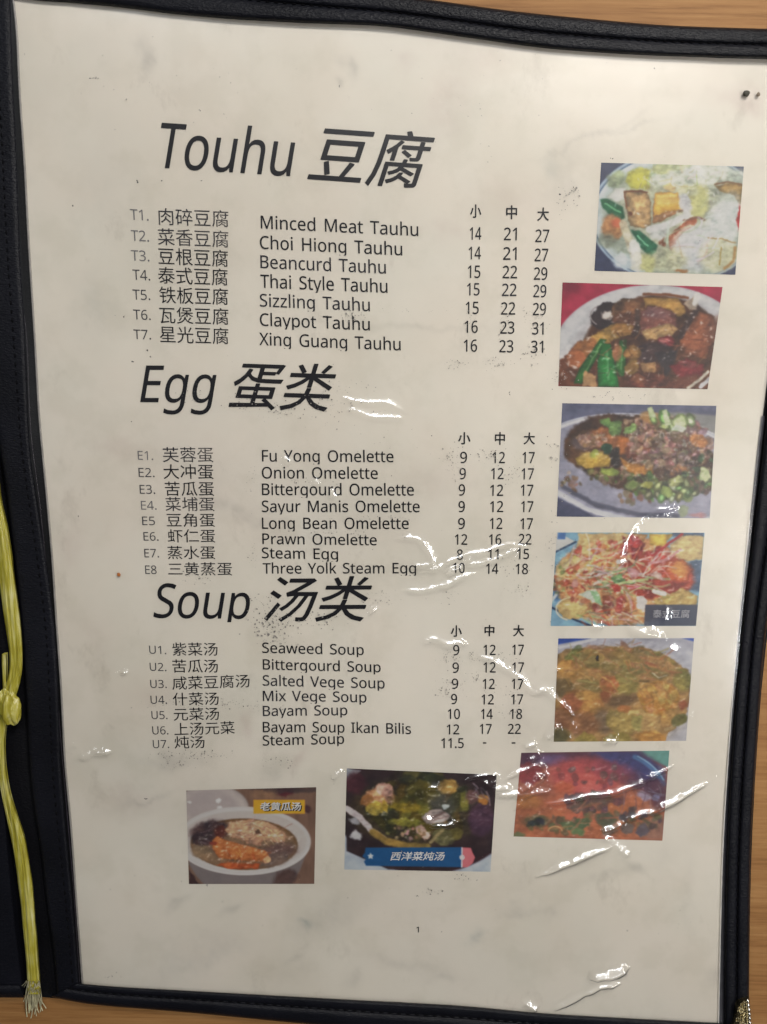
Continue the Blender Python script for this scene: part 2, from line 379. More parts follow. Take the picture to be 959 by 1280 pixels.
# thin ribs beside the page: the weld of the sleeve
def tube(path, rad, segs=6, flat=1.0, closed=True, caps=False):
    """path: n x 3, rad: scalar or n; returns verts, faces"""
    P = np.asarray(path, float); n = len(P); r = np.broadcast_to(np.asarray(rad, float), (n,))
    T_ = np.gradient(P, axis=0); T_ /= np.linalg.norm(T_, axis=1)[:, None] + 1e-12
    up = np.tile([0, 0, 1.0], (n, 1)); sd = np.cross(T_, up); sd /= np.linalg.norm(sd, axis=1)[:, None] + 1e-9
    nn = np.cross(sd, T_)
    a = np.linspace(0, 2 * math.pi, segs, endpoint=False)
    V = P[:, None] + r[:, None, None] * (np.cos(a)[None, :, None] * sd[:, None] + flat * np.sin(a)[None, :, None] * nn[:, None])
    i = np.arange(n * segs).reshape(n, segs)
    Fc = np.stack([i[:-1], np.roll(i, -1, 1)[:-1], np.roll(i, -1, 1)[1:], i[1:]], -1).reshape(-1, 4)
    return V.reshape(-1, 3), Fc
def seam(path, z, r, m=SEAM, name='sleeve_weld'):
    q = resample(path, 120); v, f = tube(U(q[:, 0], q[:, 1], np.full(len(q), z)), r, 6, 0.5)
    return mesh_obj(name, v, f, m, COVER)
seam([(x - 1.3, y) for x, y in PAGE_L if y < 1240], 0.0037, 0.00030, m_plain('weld_plastic', (0.34, 0.325, 0.31), 0.3))
DARKP = m_plain('dark_film_edge', (0.035, 0.03, 0.04), 0.2)
seam([(27, 380), (33, 400), (37, 520), (40, 560), (49, 620), (57, 700), (64, 780), (71, 860), (74, 900), (79, 960), (86, 1040), (92, 1110), (100, 1230)], 0.0040, 0.00016, DARKP)
def strip(L, R, z, m, name):
    a, b = resample(L, 90), resample(R, 90)
    g = np.stack([a, (a * .5 + b * .5), b], 1); zz = np.array([z, z + 0.0003, z])[None] + np.zeros((90, 1))
    return mesh_obj(name, U(g[..., 0], g[..., 1], zz).reshape(-1, 3), grid_faces(3, 90), m, COVER)
strip([(x - 1, y) for x, y in PAGE_R[3:]], [(x + 3.5 + (3 if y > 1000 else 0), y) for x, y in PAGE_R[3:]], 0.0036, m_plain('sleeve_edge_plastic', (0.075, 0.075, 0.09), 0.16), 'sleeve_edge')
WHITE = m_plain('paper_edge', (0.85, 0.84, 0.82), 0.35)
seam([(x - 0.6, y) for x, y in PAGE_R[4:]] , 0.0041, 0.00013, WHITE, 'sleeve_weld')

# decorated metal corner
def corner():
    g = coons([(921, 1262), (920, 1274), (914, 1290)], [(937, 1249), (938, 1268), (939, 1296)], [(921, 1262), (925, 1254), (930, 1250.5), (937, 1249)], [(914, 1290), (925, 1294), (939, 1296)], 60, 120)
    u = np.linspace(0, 1, 60)[None]; v = np.linspace(0, 1, 120)[:, None]
    z = 0.0068 + 0.0007 * np.sqrt(np.clip(np.minimum(np.minimum(u, 1 - u) * 6, np.minimum(v * 9, 1)), 0, 1))
    sc = np.sin(g[..., 0] * 1.1 + 2.2 * np.sin(g[..., 1] * 0.5)) * np.sin(g[..., 1] * 0.95 + 1.7 * np.sin(g[..., 0] * 0.6))
    z = z + 0.00028 * sc * (u < 0.72) + 0.00022 * np.sin(g[..., 1] * 2.6 + g[..., 0]) * (u >= 0.78) - 0.0005 * np.exp(-((u - 0.75) / 0.02) ** 2)
    P = U(g[..., 0], g[..., 1], z)
    b = P[:, -1:].copy(); b[..., 2] = 0.0004; a = P[:, :1].copy(); a[..., 2] = 0.0045
    Q = np.concatenate([a, P, b], 1)
    t = Q[:1].copy(); t[..., 2] = np.minimum(t[..., 2], 0.0045)
    Q = np.concatenate([t, Q], 0)
    o = mesh_obj('metal_corner', Q.reshape(-1, 3), grid_faces(62, 121), BRASS, COVER)
    q = resample([(934.5, 1249.6), (936.5, 1262), (937.5, 1280), (938, 1296)], 60)
    zz = 0.0072 + 0.0003 * np.sin(np.arange(60) * 0.9)
    v_, f_ = tube(U(q[:, 0], q[:, 1], zz), 0.00042 + 0.0001 * np.sin(np.arange(60) * 0.9), 8)
    mesh_obj('bead_edge', v_, f_, STEEL, o)
corner()

# ------------------------------------------------------------------ the clear sleeve with its creases
RIDGES = [  # (points in photo pixels, half width, height in mm)
 ([(430, 496), (448, 504), (469, 503), (487, 504), (503, 512)], 1.8, 0.26),
 ([(436, 511), (454, 518), (469, 522), (503, 521)], 1.8, 0.24),
 ([(497, 674), (512, 671), (524, 675), (535, 690), (541, 700), (538, 705), (524, 706), (512, 709)], 1.9, 0.30),
 ([(524, 713), (547, 710), (567, 700), (581, 692), (597, 692), (614, 687), (637, 680), (648, 684), (655, 681)], 2.1, 0.34),
 ([(579, 704), (597, 703), (617, 699), (638, 692), (649, 685)], 1.8, 0.28),
 ([(510, 739), (527, 739), (544, 735), (568, 726), (582, 720), (592, 716)], 2.3, 0.36),
 ([(575, 712), (583, 700), (590, 694)], 2.0, 0.25), ([(560, 716), (578, 708)], 2.0, 0.2),
 ([(534, 808), (535, 799), (544, 797), (556, 802), (561, 806), (570, 802), (584, 805)], 2.2, 0.34),
 ([(601, 820), (617, 825), (631, 834), (652, 849), (663, 861), (672, 867), (678, 861), (682, 861), (690, 868), (698, 877), (717, 894)], 2.0, 0.38),
 ([(720, 903), (715, 906), (713, 918), (712, 926)], 1.6, 0.24),
 ([(701, 907), (693, 913), (684, 923)], 1.6, 0.24), ([(670, 929), (662, 930), (655, 932)], 1.5, 0.22),
 ([(633, 973), (641, 968), (650, 962), (669, 955), (679, 958), (681, 968), (673, 977), (661, 988), (648, 1007), (643, 1013)], 2.1, 0.36),
 ([(582, 975), (597, 969), (616, 967), (622, 971), (614, 979), (616, 988), (631, 993), (650, 992), (669, 990), (686, 988)], 2.4, 0.40),
 ([(600, 972), (610, 980), (620, 985), (640, 985)], 2.0, 0.30), ([(648, 992), (656, 984), (668, 978), (678, 966)], 2.4, 0.3),
 ([(684, 1004), (706, 1002), (729, 994), (770, 989), (793, 981), (819, 968), (840, 957)], 2.0, 0.42),
 ([(894, 970), (872, 984), (830, 1007), (785, 1024), (744, 1043), (765, 1050), (765, 1057), (736, 1067), (710, 1078), (671, 1096)], 2.4, 0.50),
 ([(764, 1052), (774, 1062), (786, 1070)], 2.2, 0.25),
 ([(659, 949), (668, 947), (676, 942)], 1.6, 0.22),
 ([(695, 1262), (704, 1255), (720, 1246), (745, 1235), (775, 1230)], 2.0, 0.34),
 ([(655, 1252), (664, 1259), (672, 1265)], 2.6, 0.34), ([(740, 1222), (760, 1218), (786, 1210)], 3.2, 0.5),
 ([(100, 947), (112, 945), (120, 939), (140, 939)], 2.0, 0.32), ([(86, 941), (88, 934), (92, 931), (98, 930)], 1.6, 0.26),
 ([(354, 574), (360, 575), (364, 579)], 1.5, 0.18), ([(392, 600), (400, 604)], 1.6, 0.2), ([(414, 612), (418, 617), (419, 622)], 2.6, 0.4),
 ([(466, 760), (469, 764)], 2.6, 0.42), ([(774, 702), (780, 680), (792, 657), (800, 648), (815, 638), (830, 635), (848, 635)], 1.8, 0.32),
 ([(784, 780), (792, 786), (806, 791), (825, 796)], 2.6, 0.4), ([(790, 784), (808, 790), (830, 800)], 2.4, 0.34), ([(835, 809), (847, 814)], 2.0, 0.3),
 ([(832, 757), (834, 766), (831, 776)], 1.8, 0.25), ([(858, 899), (860, 893), (864, 896)], 1.8, 0.3), ([(695, 834), (697, 840)], 2.0, 0.3),
 ([(775, 700), (777, 706)], 2.2, 0.34), ([(535, 1033), (556, 1031), (572, 1027)], 1.7, 0.28), ([(529, 1020), (535, 1024), (540, 1027)], 2.2, 0.32),
 ([(533, 985), (540, 983), (548, 985)], 1.7, 0.26), ([(413, 972), (421, 969), (429, 962)], 1.6, 0.26), ([(755, 927), (763, 926), (771, 927)], 2.2, 0.32),
 ([(154, 838), (156, 842)], 1.5, 0.22), ([(140, 911), (149, 899), (155, 892)], 2.2, 0.26), ([(740, 782), (752, 783)], 1.6, 0.2),
]
PUFFS = [  # broad swellings: x, y, radius x, radius y, rotation, height in mm
 (484, 513, 20, 9, 0.05, 0.55), (558, 515, 46, 9, 0.05, 0.35), (556, 712, 30, 11, -0.35, 0.6), (612, 692, 30, 9, -0.25, 0.45), (545, 803, 11, 6, 0.2, 0.3),
 (655, 980, 24, 20, -0.5, 0.6), (765, 1056, 60, 16, -0.4, 0.5), (840, 1000, 50, 14, -0.5, 0.4), (763, 1217, 24, 9, -0.25, 0.6), (610, 978, 22, 12, 0.1, 0.6),
 (168, 815, 10, 70, -0.12, 0.4), (810, 790, 34, 10, 0.4, 0.5), (700, 1085, 40, 12, -0.4, 0.5), (110, 945, 26, 14, -0.2, 0.6), (520, 690, 22, 22, 0, 0.5), (110, 512, 22, 16, 0, 0.3)]
def swell(X, Y):
    """slow unevenness of the film above the sheet"""
    h = 0.00008 * (fbm(X * 75 + 20, Y * 90 + 20, 40, 3) - 0.3)
    for cx, cy, rx, ry, rot, amp in PUFF_W:
        dx, dy = X - cx, Y - cy; c, s = math.cos(rot), math.sin(rot)
        h = h + amp * 0.00025 * np.exp(-((dx * c + dy * s) / rx) ** 2 - ((-dx * s + dy * c) / ry) ** 2)
    return h
def ground(X, Y): return relief(X, Y) + swell(X, Y)
PUFF_W = [(*UP(np.array(float(a)), np.array(float(b)), 0.0005)[:2], c / 4300, d / 4300, -e, f) for a, b, c, d, e, f in PUFFS]
def crease_steepness(W, T_):
    """a crease folds as steeply as it takes to glint in one of the lamps; returns a steepness for each of its points"""
    e = 0.0004; out = []
    gx = (ground(W[:, 0] + e, W[:, 1]) - ground(W[:, 0] - e, W[:, 1])) / (2 * e); gy = (ground(W[:, 0], W[:, 1] + e) - ground(W[:, 0], W[:, 1] - e)) / (2 * e)
    for w_, t_, b_ in zip(W, T_, np.stack([gx, gy], 1)):
        v = (CAM - w_) / np.linalg.norm(CAM - w_); l = LAMP_POINTS - w_; l /= np.linalg.norm(l, axis=1)[:, None]
        h = l + v; g = -h[:, :2] / h[:, 2:3] - b_; along = np.abs(g @ t_); across = np.abs(g @ np.array([-t_[1], t_[0]]))
        k = np.argmin(along + 0.10 * across); out.append(across[k])
    out = np.array(out)
    for _ in range(2): out = np.convolve(np.r_[out[:1], out, out[-1:]], [0.25, 0.5, 0.25], 'valid')
    return out
def wrinkles(px, py, X, Y):
    h = swell(X, Y); fold_h = np.zeros_like(X); env = np.zeros_like(X)
    for pts, s, amp in RIDGES:
        P = np.array(pts, float); ext = 24
        idx = np.where((px > P[:, 0].min() - ext) & (px < P[:, 0].max() + ext) & (py > P[:, 1].min() - ext) & (py < P[:, 1].max() + ext))[0]
        P = resample(P, max(len(P) + 2, int(np.linalg.norm(np.diff(P, axis=0), axis=1).sum() / 2.5)), len(P) > 3)
        P = P + 3.2 * np.stack([vnoise(P[:, 0] / 16, P[:, 1] / 16, 61) - 0.5, vnoise(P[:, 0] / 16, P[:, 1] / 16, 71) - 0.5], 1)
        W3 = UP(P[:, 0], P[:, 1], 0.0006); W = W3[:, :2]; T_ = np.gradient(W, axis=0); T_ /= np.linalg.norm(T_, axis=1)[:, None] + 1e-12
        st = np.clip(crease_steepness(W3, T_), 0.12, 1.1); x, y = X[idx], Y[idx]
        seg = np.linalg.norm(np.diff(W, axis=0), axis=1); tot = 0; full = seg.sum(); best = np.full(len(idx), 1e9); along = np.zeros(len(idx))
        for a, b, L in zip(W[:-1], W[1:], seg):
            t = np.clip(((x - a[0]) * (b[0] - a[0]) + (y - a[1]) * (b[1] - a[1])) / (L * L), 0, 1)
            d = np.hypot(x - a[0] - t * (b[0] - a[0]), y - a[1] - t * (b[1] - a[1]))
            m_ = d < best; best = np.where(m_, d, best); along = np.where(m_, (tot + t * L) / full, along); tot += L
        taper = np.clip(np.minimum(along, 1 - along) * 6 + 0.2, 0, 1)
        steep = np.interp(along, np.linspace(0, 1, len(st)), st)
        wd_ = s / 4300 * GIRTH * (0.6 + 0.7 * fbm(along * full * 300 + s * 7, 0 * along + amp * 40, 83, 2)) * taper ** 0.5; d = np.minimum(best, wd_)
        lam = SKIRT * taper; out_ = np.maximum(best - wd_, 0)
        fold_h[idx] = np.maximum(fold_h[idx], steep * (1.06 * (wd_ - d) - 0.06 * (wd_ * wd_ - d * d) / np.maximum(wd_, 1e-9)) + steep * 0.96 * lam * np.exp(-out_ / np.maximum(lam, 1e-6)))
        env[idx] = np.maximum(env[idx], np.clip((best - wd_) / 0.0005, 0, 1) * np.exp(-(best / (s * 6.5 / 4300)) ** 2) * min(1, amp / 0.34) * taper)
    return h + fold_h + 0.00013 * env * (fbm(px / 4.5, py / 4.5, 90, 2) - 0.5) * 2
GIRTH = 2.2
SKIRT = 0.0008
def build_sleeve():
    nu, nv = 960, 1280
    L = [(x - 2, y) for x, y in IN_L]; R = [(x + 5, y) for x, y in IN_R]
    T_ = [(x, y - 9) for x, y in IN_T]; B_ = [(x, y + 5) for x, y in IN_B]
    T_ = [(12, -40)] + [q for q in T_ if 40 < q[0] < 1000] + [(1011, 67)]
    B_ = [(98, 1247)] + [q for q in B_ if 110 < q[0] < 900] + [(911, 1301)]
    g = coons(L, R, T_, B_, nu, nv); px, py = g[..., 0].ravel(), g[..., 1].ravel()
    p = UP(px, py, 0.00055); p[:, 2] += np.maximum(-0.0003, wrinkles(px, py, p[:, 0], p[:, 1]))
    return mesh_obj('sleeve', p, grid_faces(nu, nv), FILM, COVER)
SLEEVE = build_sleeve()

# flecks of ink that have stuck to the inside of the sleeve
def flecks(name, clusters, m, parent, lift=0.0004, seed=1, share=1.0):
    rng = np.random.default_rng(seed); V = []; Fc = []
    for (cx, cy, rx, ry, n, s0, s1) in clusters:
        for _ in range(max(2, int(n * share))):
            x = cx + rng.normal() * rx * 0.55; y = cy + rng.normal() * ry * 0.55
            s = s0 + (s1 - s0) * rng.random() ** 2.2; k = 6; a0 = rng.random() * 6.28; el = 0.4 + 0.6 * rng.random(); ro = rng.random() * 3.14
            a = a0 + np.arange(k) / k * 6.283; r = s * (0.65 + 0.5 * rng.random(k))
            dx, dy = r * np.cos(a), r * np.sin(a) * el
            b = len(V); V += [(x + dx[i] * math.cos(ro) - dy[i] * math.sin(ro), y + dx[i] * math.sin(ro) + dy[i] * math.cos(ro)) for i in range(k)]
            Fc.append(tuple(range(b, b + k)))
    V = np.array(V); P = UP(V[:, 0], V[:, 1], lift)
    o = mesh_obj(name, P, Fc, m, parent, smooth=False); o['kind'] = 'stuff'
    return o
RES = m_ink('stuck_ink', (0.12, 0.118, 0.115), 0.0)
RES2 = m_ink('stuck_ink_pale', (0.33, 0.315, 0.30), 0.0)
CL = [(395, 505, 45, 18, 70, .3, 1.1), (345, 512, 25, 10, 30, .3, 1.0), (300, 500, 20, 10, 24, .3, .9), (235, 490, 18, 10, 16, .3, .9), (345, 775, 34, 9, 60, .3, 1.3), (330, 756, 18, 16, 30, .3, 1.0), (405, 772, 26, 8, 30, .3, 1.2),
      (338, 788, 18, 5, 26, .4, 1.5), (475, 745, 20, 8, 24, .3, .9), (560, 745, 20, 8, 12, .3, .8), (640, 700, 26, 16, 26, .3, .9), (645, 735, 14, 6, 16, .3, .9), (665, 395, 14, 14, 30, .3, 1.0), (665, 440, 12, 8, 20, .3, 1.2),
      (620, 450, 16, 6, 22, .3, .9), (570, 452, 12, 4, 18, .3, .9), (585, 400, 10, 12, 16, .3, .9), (630, 400, 8, 14, 12, .3, .9), (440, 392, 14, 6, 30, .3, 1.1), (420, 480, 40, 8, 14, .3, .7), (565, 575, 14, 22, 40, .3, .9),
      (610, 565, 14, 7, 26, .3, 1.0), (640, 590, 16, 14, 26, .3, .9), (690, 560, 12, 18, 18, .3, .9), (700, 470, 10, 14, 20, .3, .9), (500, 385, 60, 4, 20, .2, .5), (715, 240, 7, 12, 16, .3, 1.2), (700, 250, 12, 24, 12, .3, .7),
      (560, 820, 12, 6, 24, .3, .9), (590, 818, 6, 5, 12, .3, .9), (565, 850, 14, 8, 14, .3, .8), (595, 845, 6, 6, 12, .3, .9), (555, 862, 12, 5, 18, .3, .9), (620, 862, 30, 6, 14, .3, .8), (625, 820, 18, 5, 18, .3, .8), (640, 885, 26, 8, 16, .3, .8),
      (250, 941, 36, 4, 46, .3, .9), (215, 953, 20, 4, 24, .3, .8), (350, 950, 14, 5, 20, .3, .9), (205, 942, 8, 3, 12, .3, .9), (320, 880, 20, 5, 16, .3, .9), (280, 878, 16, 5, 22, .3, .9), (220, 880, 40, 4, 26, .3, .8), (350, 800, 20, 5, 20, .3, .9),
      (315, 600, 8, 20, 14, .3, .8), (313, 690, 6, 14, 14, .3, .8), (430, 662, 50, 5, 40, .25, .7), (380, 598, 30, 6, 24, .25, .7), (470, 645, 40, 4, 22, .25, .7), (240, 720, 20, 6, 20, .3, .8), (200, 96, 120, 50, 20, .3, .9), (640, 120, 200, 60, 24, .3, .8),
      (480, 560, 30, 30, 8, .3, .9), (770, 492, 30, 5, 20, .3, .9), (705, 600, 6, 50, 26, .3, .8), (690, 690, 10, 40, 30, .3, .8), (480, 1110, 240, 40, 24, .3, .9), (540, 1112, 10, 3, 12, .3, 1.1), (580, 1094, 12, 2, 10, .3, 1.1), (850, 1150, 40, 60, 8, .3, .9)]
flecks('ink_residue', CL, RES, SLEEVE, 0.0004, 3, 0.55)
flecks('ink_residue', [(x + 3, y + 4, rx * 1.2, ry * 1.2, n, a * 1.2, b * 1.3) for x, y, rx, ry, n, a, b in CL], RES2, SLEEVE, 0.00036, 8)

# ------------------------------------------------------------------ the printed sheet
SHEET = root('menu_sheet', 'cream menu page printed in English and Chinese with eight food photos', 'menu page', (0, 0, 0.0036))
STAINS = [  # smears of grease and grey on the paper: x, y, radius x, radius y, rotation, depth, tint
 (182, 82, 7, 16, .3, .17, 0), (178, 60, 10, 18, 0, .07, 0), (436, 84, 6, 12, -.3, .16, 0), (424, 106, 5, 5, 0, .14, 0), (505, 75, 12, 14, 0, .07, 1), (600, 70, 40, 20, 0, .05, 1), (560, 130, 26, 40, .3, .07, 1), (330, 20, 20, 10, 0, .05, 2),
 (735, 172, 60, 3.5, -.42, .10, 0), (790, 160, 34, 3, -.15, .08, 0), (705, 220, 14, 40, .3, .07, 0), (690, 205, 8, 14, 0, .06, 2), (925, 120, 40, 14, .05, .08, 1), (940, 132, 14, 12, 0, .10, 1), (640, 250, 50, 24, 0, .04, 1), (560, 290, 30, 12, .2, .05, 1),
 (130, 250, 40, 60, 0, .04, 2), (115, 380, 30, 40, 0, .05, 2), (230, 330, 60, 50, 0, .03, 2), (520, 410, 80, 4, .03, .07, 0), (300, 640, 60, 9, .35, .09, 0), (250, 600, 60, 60, 0, .04, 1), (90, 680, 14, 24, 0, .06, 1), (470, 640, 60, 40, 0, .04, 0), (540, 600, 40, 24, .1, .05, 1),
 (690, 690, 20, 30, 0, .05, 0), (220, 1128, 16, 5, -.5, .14, 0), (290, 1135, 18, 5, -.4, .12, 0), (245, 1205, 60, 14, -.3, .05, 2), (265, 1180, 60, 24, 0, .06, 0), (370, 1195, 14, 4, -.6, .10, 0), (385, 1158, 10, 4, .2, .20, 2), (410, 1150, 50, 16, -.5, .08, 0), (440, 1220, 14, 8, -.6, .12, 0),
 (365, 1215, 40, 20, 0, .05, 0), (590, 1172, 10, 6, -.4, .14, 2), (555, 1225, 20, 6, .1, .12, 0), (510, 1205, 50, 8, .2, .08, 0), (650, 1140, 26, 9, .2, .10, 0), (690, 1146, 8, 9, 0, .09, 0), (795, 1085, 12, 6, .4, .12, 0), (760, 1095, 36, 5, -.25, .08, 0), (860, 1120, 8, 50, 0, .05, 0), (890, 1220, 10, 12, 0, .09, 0), (830, 1080, 16, 26, 0, .04, 0),
 (215, 953, 40, 9, 0, .10, 0), (345, 960, 20, 14, -.6, .09, 0), (372, 950, 6, 18, .4, .10, 1), (165, 1000, 50, 20, .1, .06, 1), (185, 1000, 40, 4, -.3, .10, 0), (310, 905, 8, 12, 0, .10, 1), (200, 870, 40, 20, 0, .05, 1), (650, 905, 26, 20, 0, .06, 0), (120, 800, 20, 40, 0, .04, 1), (150, 560, 40, 10, .1, .05, 1)]
def build_paper():
    nu, nv = 330, 440
    T_ = [(16, -14)] + PAGE_T[1:-1] + [PAGE_R[0]]
    g = coons(PAGE_L, PAGE_R, T_, PAGE_B, nu, nv); X, Y = g[..., 0].ravel(), g[..., 1].ravel()
    col = np.ones((nu * nv, 3)); wx = X + 26 * (fbm(X / 26, Y / 26, 201, 4) - 0.5); wy = Y + 26 * (fbm(X / 26, Y / 26, 231, 4) - 0.5)
    tints = np.array([(1.0, 1.0, 0.97), (0.75, 1.05, 1.0), (1.1, 0.95, 0.8)])
    for cx, cy, rx, ry, ro, dp, k in STAINS:
        dx, dy = wx - cx, wy - cy; c, s = math.cos(ro), math.sin(ro); q = ((dx * c + dy * s) / rx) ** 2 + ((-dx * s + dy * c) / ry) ** 2
        col *= 1 - (dp * 1.25 * np.exp(-q) * (0.5 + fbm(X / 7, Y / 7, 301, 3)))[:, None] * tints[k]
    mott = fbm(X / 55, Y / 55, 401, 5) - 0.5; pink = fbm(X / 80 + 9, Y / 80, 431, 3) - 0.5
    col *= 1 + 0.06 * mott[:, None] + 0.05 * pink[:, None] * np.array([0.5, -0.3, -0.5])
    p = UP(g[..., 0], g[..., 1], 0.0).reshape(-1, 3)
    q = p - [0, 0, 0.00012]
    f = grid_faces(nu, nv)
    o = mesh_obj('paper', np.r_[p, q], np.r_[f, f[:, ::-1] + nu * nv], PAPER, SHEET)
    at = o.data.color_attributes.new('stain', 'FLOAT_COLOR', 'POINT'); cc = np.c_[col, np.ones(len(col))]
    at.data.foreach_set('color', np.r_[cc, cc].astype(np.float32).ravel())
    return o
PAPER_O = build_paper()

# ---- lettering: outlines of the characters, filled and laid on the sheet
CHARS = '-.0123456789BCEFGHILMOPSTUVXYacdeghiklmnoprstuwxyz豆腐肉碎菜香根泰式铁板瓦煲星光蛋类小中大芙蓉冲苦瓜埔角虾仁蒸水三黄汤紫咸什元上炖老西洋'
